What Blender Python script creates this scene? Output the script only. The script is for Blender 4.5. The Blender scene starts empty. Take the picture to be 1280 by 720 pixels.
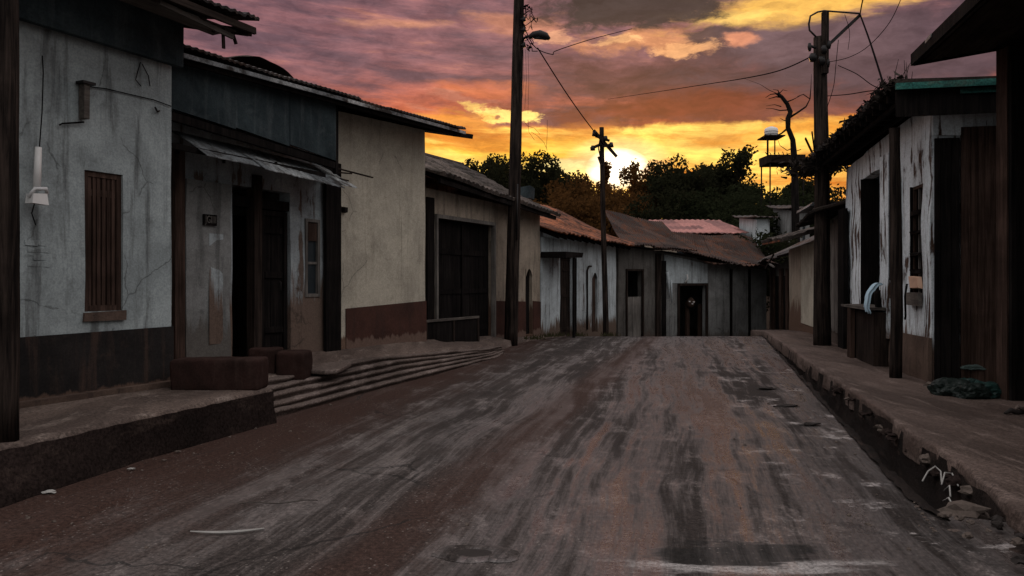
import bpy, math, random
import numpy as np
from mathutils import Vector, Matrix, noise

random.seed(7)
F, HY, CX, H = 1000.0, 352.0, 640.0, 1.6
PI = math.pi
scene = bpy.context.scene
COL = scene.collection

def P(px, py, Y):
    """point of the street seen at px,py when it stands Y metres down the street"""
    return Vector(((px-CX)/F*Y, Y, H+(HY-py)/F*Y))

def lin(r, g, b):
    f = lambda c: (c/255/12.92) if c/255 <= .04045 else ((c/255+.055)/1.055)**2.4
    return (f(r), f(g), f(b), 1)

def N(x, y=0, z=0, s=1.0):
    return noise.noise(Vector((x*s+13.1, y*s-7.7, z*s+3.3)))

# ---------------------------------------------------------------- materials
class NT:
    def __init__(s, mat):
        s.m = mat; mat.use_nodes = True; s.t = mat.node_tree; s.t.nodes.clear()
    def n(s, typ, **kw):
        nd = s.t.nodes.new(typ)
        for k, v in kw.items():
            if k.startswith('i_'):
                key = k[2:]
                nd.inputs[int(key) if key.isdigit() else key.replace('_', ' ')].default_value = v
            else: setattr(nd, k, v)
        return nd
    def l(s, a, b): s.t.links.new(a, b)
    def coord(s, scale=(1,1,1), rot=(0,0,0), out='Object'):
        tc = s.n('ShaderNodeTexCoord'); mp = s.n('ShaderNodeMapping')
        mp.inputs['Scale'].default_value = scale; mp.inputs['Rotation'].default_value = rot
        s.l(tc.outputs[out], mp.inputs['Vector']); return mp.outputs[0]
    def noise(s, vec, scale, detail=5, rough=.55, dist=0):
        nd = s.n('ShaderNodeTexNoise'); nd.inputs['Scale'].default_value = scale
        nd.inputs['Detail'].default_value = detail; nd.inputs['Roughness'].default_value = rough
        nd.inputs['Distortion'].default_value = dist
        s.l(vec, nd.inputs['Vector']); return nd.outputs['Fac']
    def ramp(s, fac, lo, hi):
        nd = s.n('ShaderNodeMapRange', interpolation_type='SMOOTHSTEP'); nd.inputs[1].default_value = lo; nd.inputs[2].default_value = hi
        s.l(fac, nd.inputs[0]); return nd.outputs[0]
    def fr(s, f, k=.17): return s.ramp(f, .5-k, .5+k)
    def math(s, op, a, b=None, c=None, clamp=False):
        nd = s.n('ShaderNodeMath', operation=op, use_clamp=clamp)
        for i, v in enumerate((a, b, c)):
            if v is None: continue
            if isinstance(v, (int, float)): nd.inputs[i].default_value = v
            else: s.l(v, nd.inputs[i])
        return nd.outputs[0]
    def mix(s, fac, a, b, mode='MIX'):
        nd = s.n('ShaderNodeMix', data_type='RGBA', blend_type=mode)
        for i, v in ((0, fac), (6, a), (7, b)):
            if isinstance(v, (int, float)): nd.inputs[i].default_value = v
            elif isinstance(v, tuple): nd.inputs[i].default_value = v
            else: s.l(v, nd.inputs[i])
        return nd.outputs[2]
    def finish(s, col, rough=.8, bump=None, bd=.02, bs=.5, metallic=0, spec=.3):
        b = s.n('ShaderNodeBsdfPrincipled'); o = s.n('ShaderNodeOutputMaterial')
        if isinstance(col, tuple): b.inputs['Base Color'].default_value = col
        else: s.l(col, b.inputs['Base Color'])
        if isinstance(rough, (int, float)): b.inputs['Roughness'].default_value = rough
        else: s.l(rough, b.inputs['Roughness'])
        b.inputs['Metallic'].default_value = metallic
        if isinstance(spec, (int, float)): b.inputs['Specular IOR Level'].default_value = spec
        else: s.l(spec, b.inputs['Specular IOR Level'])
        if bump is not None:
            bn = s.n('ShaderNodeBump'); bn.inputs['Distance'].default_value = bd; bn.inputs['Strength'].default_value = bs
            s.l(bump, bn.inputs['Height']); s.l(bn.outputs[0], b.inputs['Normal'])
        s.l(b.outputs[0], o.inputs[0]); return s.m

def weathered(name, a, b, stain=None, stain_amt=.5, streak=.6, peel=None, peel_t=.62, rough=.9, bd=.02, spec=.06, scale=1.0, low=None, low_h=.5, cracks=True):
    """aged plaster: blotches, rain streaks, peeled patches, splashed foot, cracks"""
    t = NT(bpy.data.materials.new(name))
    v = t.coord(); vs = t.coord((1,1,.09))
    big = t.noise(v, 1.1*scale, 6, .62, .6)
    med = t.noise(v, 5*scale, 6, .65, .3)
    st = t.noise(vs, 6*scale, 7, .65, .35)
    fine = t.noise(v, 45, 4, .7)
    col = t.mix(t.ramp(big, .35, .68), a, b)
    col = t.mix(t.math('MULTIPLY', t.ramp(st, .48, .68), streak), col, stain or b)
    col = t.mix(t.math('MULTIPLY', t.ramp(med, .55, .75), stain_amt), col, stain or b)
    hgt = t.math('ADD', t.math('MULTIPLY', med, .6), t.math('MULTIPLY', fine, .25))
    if peel:
        pm = t.ramp(t.math('ADD', t.math('MULTIPLY', st, .6), t.math('MULTIPLY', big, .4)), peel_t-.012, peel_t+.012)
        col = t.mix(pm, col, peel); hgt = t.math('SUBTRACT', hgt, t.math('MULTIPLY', pm, .6))
    if low:
        sp = t.n('ShaderNodeSeparateXYZ'); t.l(v, sp.inputs[0])
        hz = t.math('ADD', sp.outputs[2], t.math('MULTIPLY', t.math('SUBTRACT', st, .5), 2.2*low_h))
        lm = t.n('ShaderNodeMapRange', interpolation_type='SMOOTHSTEP'); lm.inputs[1].default_value = low_h*.75; lm.inputs[2].default_value = low_h*1.1
        lm.inputs[3].default_value = 1; lm.inputs[4].default_value = 0; t.l(hz, lm.inputs[0])
        col = t.mix(lm.outputs[0], col, low)
    if cracks:
        vo = t.n('ShaderNodeTexVoronoi', feature='DISTANCE_TO_EDGE'); vo.inputs['Scale'].default_value = .9
        wv = t.n('ShaderNodeMix', data_type='VECTOR'); wv.inputs[0].default_value = .18
        nz = t.n('ShaderNodeTexNoise'); nz.inputs['Scale'].default_value = 3; nz.inputs['Detail'].default_value = 5
        t.l(v, nz.inputs['Vector']); t.l(v, wv.inputs[4]); t.l(nz.outputs['Color'], wv.inputs[5]); t.l(wv.outputs[1], vo.inputs['Vector'])
        cr = t.math('MULTIPLY', t.math('LESS_THAN', vo.outputs['Distance'], .004), t.ramp(big, .53, .60))
        col = t.mix(t.math('MULTIPLY', cr, .45), col, (.03,.028,.026,1)); hgt = t.math('SUBTRACT', hgt, t.math('MULTIPLY', cr, .4))
    f2 = t.noise(v, 14, 6, .7)
    tone = t.mix(t.fr(t.math('ADD', t.math('MULTIPLY', fine, .65), t.math('MULTIPLY', f2, .35)), .14), (.82,.82,.82,1), (1.17,1.17,1.17,1))
    col = t.mix(1.0, col, tone, 'MULTIPLY')
    return t.finish(col, rough, hgt, bd, .6, spec=spec)

def wood(name, a, b, grain='z', rough=.9, bd=.012, spec=.05, var=.5):
    t = NT(bpy.data.materials.new(name))
    sc = {'z': (1,1,.05), 'x': (.05,1,1), 'y': (1,.05,1)}[grain]
    v = t.coord(sc); w = t.coord()
    g = t.noise(v, 22, 6, .7, .4); bl = t.noise(w, 1.6, 5, .6, .5); c = t.noise(v, 70, 3, .6)
    col = t.mix(t.ramp(g, .35, .7), a, b)
    geo = t.n('ShaderNodeNewGeometry')
    rnd = t.math('MULTIPLY_ADD', geo.outputs['Random Per Island'], var, 1-var*.5)
    tone = t.math('MULTIPLY', rnd, t.math('MULTIPLY_ADD', t.ramp(bl, .3, .7), .6, .7))
    cmb = t.n('ShaderNodeCombineColor'); [t.l(tone, cmb.inputs[i]) for i in range(3)]
    col = t.mix(1.0, col, cmb.outputs[0], 'MULTIPLY')
    return t.finish(col, rough, t.math('ADD', g, t.math('MULTIPLY', c, .5)), bd, .8, spec=spec)

def rusty(name, a, b, rust, amt=.55, rough=.6, metallic=.2, bd=.006):
    t = NT(bpy.data.materials.new(name))
    v = t.coord(); vy = t.coord((1,.25,1))
    big = t.noise(v, 1.3, 7, .65, .8); st = t.noise(vy, 7, 6, .65, .3); fine = t.noise(v, 40, 4, .7)
    col = t.mix(t.ramp(st, .35, .7), a, b)
    m = t.ramp(t.math('ADD', t.math('MULTIPLY', big, .6), t.math('MULTIPLY', st, .4)), amt-.06, amt+.08)
    col = t.mix(m, col, rust)
    sn = t.n('ShaderNodeVectorMath', operation='SNAP'); sn.inputs[1].default_value = (.83,1.27,50); t.l(v, sn.inputs[0])
    wn = t.n('ShaderNodeTexWhiteNoise'); t.l(sn.outputs[0], wn.inputs['Vector'])
    col = t.mix(1.0, col, t.mix(wn.outputs['Value'], (.55,.55,.56,1), (1.45,1.38,1.32,1)), 'MULTIPLY')
    col = t.mix(1.0, col, t.mix(t.fr(fine), (.55,.55,.55,1), (1.4,1.4,1.4,1)), 'MULTIPLY')
    rg = t.math('MULTIPLY_ADD', m, .25, rough)
    return t.finish(col, rg, t.math('ADD', fine, st), bd, .5, metallic=metallic, spec=.12)

def plain(name, c, rough=.7, metallic=0, var=.3, scale=9, spec=.12):
    t = NT(bpy.data.materials.new(name)); v = t.coord()
    n1 = t.noise(v, scale, 5, .65, .3)
    col = t.mix(1.0, c, t.mix(n1, (1-var,)*3+(1,), (1+var,)*3+(1,)), 'MULTIPLY')
    return t.finish(col, rough, n1, .005, .4, metallic=metallic, spec=spec)

M = {}
M['wall_grey'] = weathered('aged_grey_plaster', (.40,.45,.455,1), (.26,.295,.30,1), (.085,.09,.09,1), .4, .8, peel=(.12,.098,.082,1), peel_t=.67, low=(.13,.10,.085,1), low_h=.25)
M['wall_pale'] = weathered('pale_flaking_plaster', (.54,.60,.62,1), (.38,.42,.435,1), (.10,.10,.10,1), .5, .6, peel=(.12,.085,.07,1), peel_t=.60, low=(.13,.095,.075,1), low_h=.75)
M['wall_brick'] = weathered('pale_wash_over_brick', (.38,.425,.44,1), (.23,.25,.26,1), (.09,.085,.08,1), .6, .5, peel=(.12,.09,.075,1), peel_t=.575, low=(.14,.10,.08,1), low_h=1.1)
M['wall_cream'] = weathered('faded_cream_plaster', (.50,.46,.375,1), (.36,.33,.27,1), (.19,.165,.13,1), .3, .35, peel=(.52,.37,.25,1), peel_t=.69, low=(.17,.11,.08,1), low_h=.2)
M['wall_tan'] = weathered('dirty_tan_plaster', (.37,.31,.245,1), (.26,.215,.17,1), (.085,.068,.055,1), .5, .6, peel=(.24,.19,.15,1), peel_t=.66, low=(.12,.075,.055,1), low_h=.9)
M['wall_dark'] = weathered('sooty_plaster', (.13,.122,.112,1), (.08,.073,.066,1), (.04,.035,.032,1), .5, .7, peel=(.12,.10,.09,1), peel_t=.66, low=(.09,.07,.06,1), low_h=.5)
M['wall_slab'] = weathered('grey_cement_sheets', (.25,.255,.25,1), (.16,.16,.155,1), (.07,.07,.068,1), .55, .6, low=(.12,.11,.10,1), low_h=.6)
M['wall_peel'] = weathered('whitewash_peeling_off_mud', (.72,.78,.81,1), (.54,.59,.62,1), (.13,.12,.115,1), .4, .85, peel=(.075,.046,.035,1), peel_t=.545, low=(.14,.095,.075,1), low_h=.7, bd=.035)
M['band_black'] = weathered('black_base_paint', (.026,.023,.022,1), (.014,.013,.013,1), (.09,.055,.042,1), .35, .5, low=(.10,.065,.05,1), low_h=.1, cracks=False, spec=.08)
M['band_red'] = weathered('oxide_base_paint', (.075,.036,.028,1), (.045,.024,.020,1), (.045,.030,.026,1), .4, .5, low=(.15,.10,.08,1), low_h=.16, cracks=False)
M['band_mud'] = weathered('mud_footing', (.13,.09,.07,1), (.08,.055,.045,1), (.04,.03,.026,1), .5, .5)
M['teal_board'] = weathered('faded_teal_boards', (.044,.060,.066,1), (.020,.028,.032,1), (.10,.115,.12,1), .35, .4, peel=(.09,.095,.09,1), peel_t=.71, cracks=False, bd=.03)
M['teal_trim'] = rusty('green_gutter_paint', (.010,.060,.054,1), (.035,.14,.12,1), (.06,.05,.04,1), .58)
M['wood_dark'] = wood('dark_weathered_wood', (.012,.009,.008,1), (.038,.027,.022,1))
M['wood_brown'] = wood('red_brown_wood', (.030,.019,.015,1), (.075,.047,.037,1))
M['wood_black'] = wood('soot_black_wood', (.005,.0045,.0045,1), (.016,.013,.012,1))
M['wood_pole'] = wood('tarred_pole_wood', (.008,.0065,.006,1), (.048,.035,.029,1), bd=.02)
M['wood_grey'] = wood('silvered_wood', (.10,.092,.085,1), (.17,.155,.14,1))
M['wood_gx'] = wood('silvered_beam', (.07,.06,.055,1), (.13,.115,.10,1), grain='x')
M['wood_dx'] = wood('dark_beam', (.022,.017,.015,1), (.055,.04,.033,1), grain='x')
M['tin_dark'] = rusty('weathered_dark_tin', (.06,.055,.055,1), (.10,.09,.085,1), (.06,.035,.026,1), .52)
M['tin_light'] = rusty('pale_zinc_sheet', (.30,.335,.35,1), (.17,.19,.197,1), (.05,.045,.042,1), .54, rough=.45)
M['tin_rust'] = rusty('orange_rusted_tin', (.25,.080,.030,1), (.14,.050,.025,1), (.045,.028,.022,1), .51, rough=.55)
M['tin_brown'] = rusty('brown_rusted_tin', (.045,.030,.025,1), (.028,.020,.017,1), (.085,.038,.024,1), .52, rough=.75, metallic=0)
M['tin_pink'] = rusty('salmon_roof_paint', (.34,.16,.145,1), (.27,.125,.115,1), (.25,.11,.09,1), .62, rough=.5)
M['tile'] = rusty('old_dark_roof_tiles', (.075,.062,.055,1), (.12,.10,.09,1), (.04,.035,.03,1), .5, rough=.7, metallic=0, bd=.012)
M['thatch'] = rusty('matted_roof_debris', (.025,.02,.018,1), (.045,.036,.03,1), (.02,.017,.015,1), .5, rough=.9, metallic=0)
M['white_metal'] = plain('white_enamel', (.75,.74,.72,1), .4, var=.15)
M['glass'] = plain('dusty_dark_glass', (.02,.026,.03,1), .15, spec=.5)
M['metal_dark'] = plain('dark_iron', (.03,.028,.028,1), .5, .6)
M['wire'] = plain('black_cable', (.008,.007,.007,1), .95, spec=0.0)
M['cloth_blue'] = plain('pale_blue_cloth', (.42,.58,.68,1), .9)
M['interior'] = plain('room_shade_black', (.006,.0055,.005,1), .9)  # near-black colour stands in for the shade inside rooms
M['plastic_white'] = plain('white_plastic', (.7,.7,.7,1), .35, var=.1)
M['bag_green'] = plain('green_bag', (.014,.036,.032,1), .35, var=.5)
M['bag_dark'] = plain('dark_bag', (.012,.018,.016,1), .4, var=.5)
M['bag_pale'] = plain('pale_bag', (.07,.10,.093,1), .35, var=.4)
M['stone'] = weathered('broken_stone', (.13,.105,.09,1), (.08,.062,.053,1), (.04,.03,.027,1), .5, .3, cracks=False)
M['stone_dark'] = plain('dark_stone', (.03,.025,.023,1), .7)
M['block_red'] = weathered('red_oxide_cement', (.036,.019,.016,1), (.020,.012,.010,1), (.070,.045,.038,1), .35, .3, cracks=False)
M['peach_glint'] = plain('peach_reflected_light', (.75,.48,.34,1), .5, var=.2)  # colour of light reflected at the window, painted on
M['paint_white'] = plain('road_chalk', (.36,.35,.33,1), .7)

def ground_mat(name, a, b, c, rough=(.55,.85), bd=.03, rot=0.0, stretch=3.0, sc=1.0, spec=.12):
    t = NT(bpy.data.materials.new(name))
    v = t.coord((1,1,1), (0,0,rot)); vl = t.coord((1,1/stretch,1), (0,0,rot))
    big = t.noise(vl, .9*sc, 7, .62, .5); med = t.noise(vl, 4*sc, 7, .66, .4); fine = t.noise(v, 38, 5, .72); gr = t.noise(v, 140, 2, .6)
    col = t.mix(t.ramp(big, .38, .62), a, b)
    col = t.mix(t.math('MULTIPLY', t.ramp(med, .5, .7), .7), col, c)
    col = t.mix(1.0, col, t.mix(t.fr(fine), (.5,.5,.5,1), (1.45,1.45,1.45,1)), 'MULTIPLY')
    rg = t.math('MULTIPLY_ADD', t.ramp(med, .35, .65), rough[1]-rough[0], rough[0])
    h = t.math('ADD', t.math('ADD', t.math('MULTIPLY', med, .8), t.math('MULTIPLY', fine, .4)), t.math('MULTIPLY', gr, .15))
    return t.finish(col, rg, h, bd, .6, spec=spec)

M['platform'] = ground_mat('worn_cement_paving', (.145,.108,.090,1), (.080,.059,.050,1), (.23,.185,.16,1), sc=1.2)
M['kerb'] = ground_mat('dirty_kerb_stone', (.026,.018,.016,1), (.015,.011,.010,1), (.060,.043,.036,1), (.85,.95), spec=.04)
M['steps'] = ground_mat('worn_step_stone', (.135,.104,.09,1), (.075,.057,.049,1), (.25,.20,.18,1), (.5,.8))
M['sidewalk'] = ground_mat('brown_worn_pavement', (.125,.091,.077,1), (.068,.049,.041,1), (.21,.16,.14,1), (.45,.8), rot=PI/2-.2, stretch=5, sc=1.3)
M['mud'] = ground_mat('dark_wet_mud', (.018,.013,.011,1), (.009,.007,.006,1), (.060,.042,.035,1), (.6,.95), .06, spec=.12)
M['earth'] = ground_mat('red_earth', (.10,.06,.045,1), (.07,.045,.035,1), (.05,.05,.03,1), (.8,.95))

def comb3(t, a, b, c):
    nd = t.n('ShaderNodeCombineXYZ')
    for i, q in enumerate((a, b, c)):
        if isinstance(q, (int, float)): nd.inputs[i].default_value = q
        else: t.l(q, nd.inputs[i])
    return nd.outputs[0]
def road_mat():
    t = NT(bpy.data.materials.new('worn_tarmac_with_red_dust'))
    v = t.coord(); sp = t.n('ShaderNodeSeparateXYZ'); t.l(v, sp.inputs[0])
    X, Y = sp.outputs[0], sp.outputs[1]
    ang = -.19
    vl = t.coord((1.0,.16,1), (0,0,-ang)); vm = t.coord((1,.5,1), (0,0,-ang)); vx = t.coord((.28,1,1), (0,0,-ang))
    big = t.noise(vl, 1.1, 7, .6, .5); med = t.noise(vm, 2.6, 9, .7, .1); fine = t.noise(v, 32, 6, .74); gr = t.noise(v, 130, 3, .7)
    crs = t.noise(vx, 3.2, 9, .72, .1)
    lane = t.math('SUBTRACT', X, t.math('MULTIPLY', Y, .20))          # metres across the street
    def ln(sx, sy, o): return comb3(t, t.math('MULTIPLY', lane, sx), t.math('MULTIPLY', Y, sy), o)
    warp = t.math('MULTIPLY', t.math('SUBTRACT', t.noise(v, .22, 2), .5), .55); lane = t.math('ADD', lane, warp)
    s1 = t.noise(ln(1.0, .07, 1), 1.7, 8, .66, 0); s2 = t.noise(ln(1.0, .05, 5), 6.5, 8, .72, 0)
    lane = t.math('SUBTRACT', lane, warp)
    col = t.mix(t.ramp(s1, .38, .62), (.030,.025,.023,1), (.078,.064,.059,1))
    col = t.mix(t.math('MULTIPLY', t.math('MULTIPLY', t.ramp(s2, .48, .68), t.ramp(big, .36, .60)), .38), col, (.20,.165,.152,1))
    col = t.mix(t.math('MULTIPLY', t.ramp(s2, .50, .34), .22), col, (.032,.026,.024,1))
    col = t.mix(t.math('MULTIPLY', t.ramp(med, .52, .66), .45), col, (.20,.168,.157,1))
    col = t.mix(t.math('MULTIPLY', t.ramp(crs, .50, .68), .35), col, (.032,.026,.024,1))
    # drifted red dust beside the left kerb and in one tyre-free strip
    wl = t.math('MULTIPLY', t.math('SUBTRACT', med, .5), 1.6)
    dl = t.math('ADD', lane, wl)
    edge = t.n('ShaderNodeMapRange', interpolation_type='SMOOTHSTEP'); t.l(dl, edge.inputs[0])
    edge.inputs[1].default_value = -4.1; edge.inputs[2].default_value = -2.6; edge.inputs[3].default_value = .9; edge.inputs[4].default_value = 0
    lane2 = t.math('SUBTRACT', X, t.math('MULTIPLY', Y, .265))
    b1 = t.math('ABSOLUTE', t.math('ADD', t.math('ADD', lane2, 2.05), t.math('MULTIPLY', wl, .4)))
    strip = t.n('ShaderNodeMapRange', interpolation_type='SMOOTHSTEP'); t.l(b1, strip.inputs[0])
    strip.inputs[1].default_value = .08; strip.inputs[2].default_value = .5; strip.inputs[3].default_value = .75; strip.inputs[4].default_value = 0
    dust = t.math('MAXIMUM', edge.outputs[0], strip.outputs[0])
    col = t.mix(dust, col, (.048,.026,.020,1))
    # pale scoured patches toward the right gutter
    rt = t.ramp(lane, .0, 1.6)
    pw = t.math('MULTIPLY', t.ramp(t.math('ADD', t.math('MULTIPLY', crs, .55), t.math('MULTIPLY', med, .45)), .555, .60), rt)
    col = t.mix(t.math('MULTIPLY', pw, .85), col, (.34,.31,.30,1))
    # dark tar / oil patches, one large near the bottom right
    dx = t.math('DIVIDE', t.math('SUBTRACT', X, 1.32), .55); dy = t.math('DIVIDE', t.math('SUBTRACT', Y, 4.72), .26)
    rr = t.math('SQRT', t.math('ADD', t.math('POWER', t.math('ABSOLUTE', dx), 2), t.math('POWER', t.math('ABSOLUTE', dy), 2)))
    rr = t.math('ADD', rr, t.math('MULTIPLY', t.math('SUBTRACT', crs, .5), 2.6))
    tar = t.n('ShaderNodeMapRange', interpolation_type='SMOOTHSTEP'); t.l(rr, tar.inputs[0]); tar.inputs[1].default_value = .75; tar.inputs[2].default_value = 1.05; tar.inputs[3].default_value = 1; tar.inputs[4].default_value = 0
    ring = t.n('ShaderNodeMapRange', interpolation_type='SMOOTHSTEP'); t.l(rr, ring.inputs[0]); ring.inputs[1].default_value = 1.15; ring.inputs[2].default_value = 1.6; ring.inputs[3].default_value = 1; ring.inputs[4].default_value = 0
    rl = t.ramp(t.math('SUBTRACT', 4.62, Y), 0, .1)
    col = t.mix(t.math('MULTIPLY', t.math('MULTIPLY', ring.outputs[0], rl), .8), col, (.34,.32,.31,1))
    col = t.mix(tar.outputs[0], col, (.018,.017,.016,1))
    col = t.mix(1.0, col, t.mix(t.fr(fine), (.50,.50,.50,1), (1.5,1.5,1.5,1)), 'MULTIPLY')
    col = t.mix(1.0, col, t.mix(t.fr(gr), (.7,.7,.7,1), (1.3,1.3,1.3,1)), 'MULTIPLY')
    vo = t.n('ShaderNodeTexVoronoi', feature='DISTANCE_TO_EDGE'); vo.inputs['Scale'].default_value = .7; wv = t.n('ShaderNodeMix', data_type='VECTOR'); wv.inputs[0].default_value = .25
    nz = t.n('ShaderNodeTexNoise'); nz.inputs['Scale'].default_value = 3; nz.inputs['Detail'].default_value = 6; t.l(v, nz.inputs['Vector']); t.l(v, wv.inputs[4]); t.l(nz.outputs['Color'], wv.inputs[5]); t.l(wv.outputs[1], vo.inputs['Vector'])
    ck_ = t.math('MULTIPLY', t.math('LESS_THAN', vo.outputs['Distance'], .006), t.ramp(big, .48, .56))
    col = t.mix(t.math('MULTIPLY', ck_, .75), col, (.015,.013,.012,1))
    sp_ = t.n('ShaderNodeTexVoronoi'); sp_.inputs['Scale'].default_value = 22; t.l(v, sp_.inputs['Vector'])
    grit = t.math('MULTIPLY', t.math('LESS_THAN', sp_.outputs['Distance'], .16), t.ramp(med, .44, .56))
    col = t.mix(t.math('MULTIPLY', grit, .6), col, (.26,.23,.21,1))
    wsrc = t.math('ADD', t.math('ADD', t.math('MULTIPLY', s1, .40), t.math('MULTIPLY', s2, .36)), t.math('ADD', t.math('MULTIPLY', med, .16), t.math('MULTIPLY', crs, .08)))
    wbias = t.math('MULTIPLY', t.math('SUBTRACT', t.ramp(lane, -2.6, .6), .5), .05)
    wet = t.ramp(t.math('ADD', wsrc, wbias), .452, .572)
    dry_ = t.math('MAXIMUM', dust, t.math('MULTIPLY', tar.outputs[0], .5))
    rg = t.math('SUBTRACT', .74, t.math('MULTIPLY', t.math('MULTIPLY', wet, t.math('SUBTRACT', 1.0, dry_)), .50))
    rg = t.math('ADD', rg, t.math('MULTIPLY', t.math('SUBTRACT', fine, .5), .20))
    h = t.math('ADD', t.math('ADD', t.math('MULTIPLY', med, 1.0), t.math('MULTIPLY', fine, .35)), t.math('MULTIPLY', gr, .12))
    h = t.math('SUBTRACT', h, t.math('MULTIPLY', tar.outputs[0], .4))
    spc = t.math('MULTIPLY_ADD', t.math('MULTIPLY', wet, t.math('SUBTRACT', 1.0, dry_)), 1.0, .08)
    return t.finish(col, rg, h, .006, .4, spec=spc)
M['road'] = road_mat()

def leaf_mat(name, a, b):
    t = NT(bpy.data.materials.new(name)); geo = t.n('ShaderNodeNewGeometry')
    v = t.coord(); n1 = t.noise(v, .8, 3)
    f = t.math('ADD', t.math('MULTIPLY', geo.outputs['Random Per Island'], .6), t.math('MULTIPLY', n1, .4))
    col = t.mix(f, a, b)
    d = t.n('ShaderNodeBsdfDiffuse'); tr = t.n('ShaderNodeBsdfTranslucent'); mx = t.n('ShaderNodeMixShader'); mx.inputs[0].default_value = .5
    t.l(col, d.inputs[0]); t.l(col, tr.inputs[0]); t.l(d.outputs[0], mx.inputs[1]); t.l(tr.outputs[0], mx.inputs[2])
    o = t.n('ShaderNodeOutputMaterial'); t.l(mx.outputs[0], o.inputs[0]); return t.m
M['leaf_dark'] = leaf_mat('dark_evergreen_leaves', (.010,.012,.007,1), (.034,.034,.018,1))
M['leaf_brown'] = leaf_mat('brown_leaves_sunset_tint', (.040,.022,.010,1), (.14,.066,.022,1))  # orange sunset backlight is mixed into this brown leaf colour
M['leaf_green'] = leaf_mat('green_leaves', (.011,.015,.008,1), (.036,.042,.021,1))
M['grass'] = leaf_mat('dry_weed', (.04,.045,.02,1), (.10,.09,.05,1))

# ---------------------------------------------------------------- object helpers
def tag(o, label=None, cat=None, group=None, kind=None):
    if label: o['label'] = label
    if cat: o['category'] = cat
    if group: o['group'] = group
    if kind: o['kind'] = kind
    return o

class MB:
    def __init__(s): s.v = []; s.f = []; s.sm = []
    def add(s, vs, fs, smooth=False):
        o = len(s.v); s.v += [tuple(v) for v in vs]; s.f += [tuple(i+o for i in f) for f in fs]; s.sm += [smooth]*len(fs); return s
    def box(s, x0, x1, y0, y1, z0, z1, j=0, M4=None):
        vs = [(x, y, z) for z in (z0, z1) for x, y in ((x0,y0),(x1,y0),(x1,y1),(x0,y1))]
        vs = [Vector(v)+Vector([random.uniform(-j, j) for _ in range(3)]) for v in vs]
        if M4 is not None: vs = [M4 @ v for v in vs]
        return s.add(vs, [(3,2,1,0),(4,5,6,7),(0,1,5,4),(1,2,6,5),(2,3,7,6),(3,0,4,7)])
    def bar(s, a, b, w, d=None, up=Vector((0,0,1))):
        """square-section stick from a to b"""
        a, b = Vector(a), Vector(b); d = d or w; z = (b-a).normalized()
        if abs(z.dot(up)) > .95: up = Vector((0,1,0))
        x = z.cross(up).normalized(); y = x.cross(z)
        vs = [p+x*sx*w/2+y*sy*d/2 for p in (a, b) for sx, sy in ((-1,-1),(1,-1),(1,1),(-1,1))]
        return s.add(vs, [(3,2,1,0),(4,5,6,7),(0,1,5,4),(1,2,6,5),(2,3,7,6),(3,0,4,7)])
    def tube(s, pts, r, n=8, cap=True):
        pts = [Vector(p) for p in pts]; k = len(pts)
        rs = r if isinstance(r, (list, tuple)) else [r]*k
        vs = []; fs = []; prev = None
        for i, p in enumerate(pts):
            t = (pts[min(i+1, k-1)]-pts[max(i-1, 0)]).normalized()
            if prev is None:
                x = t.orthogonal().normalized()
            else:
                x = (prev-t*prev.dot(t)); x = x.normalized() if x.length > 1e-6 else t.orthogonal().normalized()
            prev = x; y = t.cross(x)
            vs += [p+(x*math.cos(2*PI*q/n)+y*math.sin(2*PI*q/n))*rs[i] for q in range(n)]
        for i in range(k-1):
            for q in range(n):
                a = i*n+q; b = i*n+(q+1) % n; fs.append((a, b, b+n, a+n))
        if cap: fs += [tuple(range(n-1, -1, -1)), tuple(range((k-1)*n, k*n))]
        return s.add(vs, fs, n > 5)
    def build(s, name, mat, parent=None, loc=None):
        me = bpy.data.meshes.new(name); me.from_pydata(s.v, [], s.f); me.update()
        me.polygons.foreach_set('use_smooth', s.sm)
        me.materials.append(M[mat] if isinstance(mat, str) else mat)
        o = bpy.data.objects.new(name, me); COL.objects.link(o)
        if parent: o.parent = parent
        if loc is not None: o.location = loc
        return o

def empty(name, loc, rz=0, label=None, cat=None, group=None):
    o = bpy.data.objects.new(name, None); COL.objects.link(o); o.empty_display_size = .2
    o.location = loc; o.rotation_euler = (0,0,rz); return tag(o, label, cat, group)

def copy_tree(o, parent=None):
    c = o.copy(); COL.objects.link(c); c.parent = parent
    for ch in [x for x in COL.objects if x.parent == o]: copy_tree(ch, c)
    return c

class Bld:
    """a building whose front runs from A to B; local x along the front, y inward, z up"""
    def __init__(s, name, A, B, z, label, cat='house', group=None):
        s.A, s.B, s.z = Vector(A), Vector(B), z
        d = s.B-s.A; s.L = d.length; s.d = d.normalized(); s.n = Vector((-s.d.y, s.d.x))
        s.root = empty(name, (A[0], A[1], z), math.atan2(s.d.y, s.d.x), label, cat, group)
    def u(s, px, w=0):
        """distance along the front of the point seen in column px, on the plane w inward"""
        q = (px-CX)/F; o = s.A+s.n*w
        return (q*o.y-o.x)/(s.d.x-q*s.d.y)
    def zz(s, px, py, w=0):
        u = s.u(px, w); Y = (s.A+s.n*w+s.d*u).y
        return H+(HY-py)/F*Y-s.z
    def uz(s, px, py, w=0): return s.u(px, w), s.zz(px, py, w)
    def W(s, u, w, z):
        p = s.A+s.d*u+s.n*w; return Vector((p.x, p.y, z+s.z))

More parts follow.
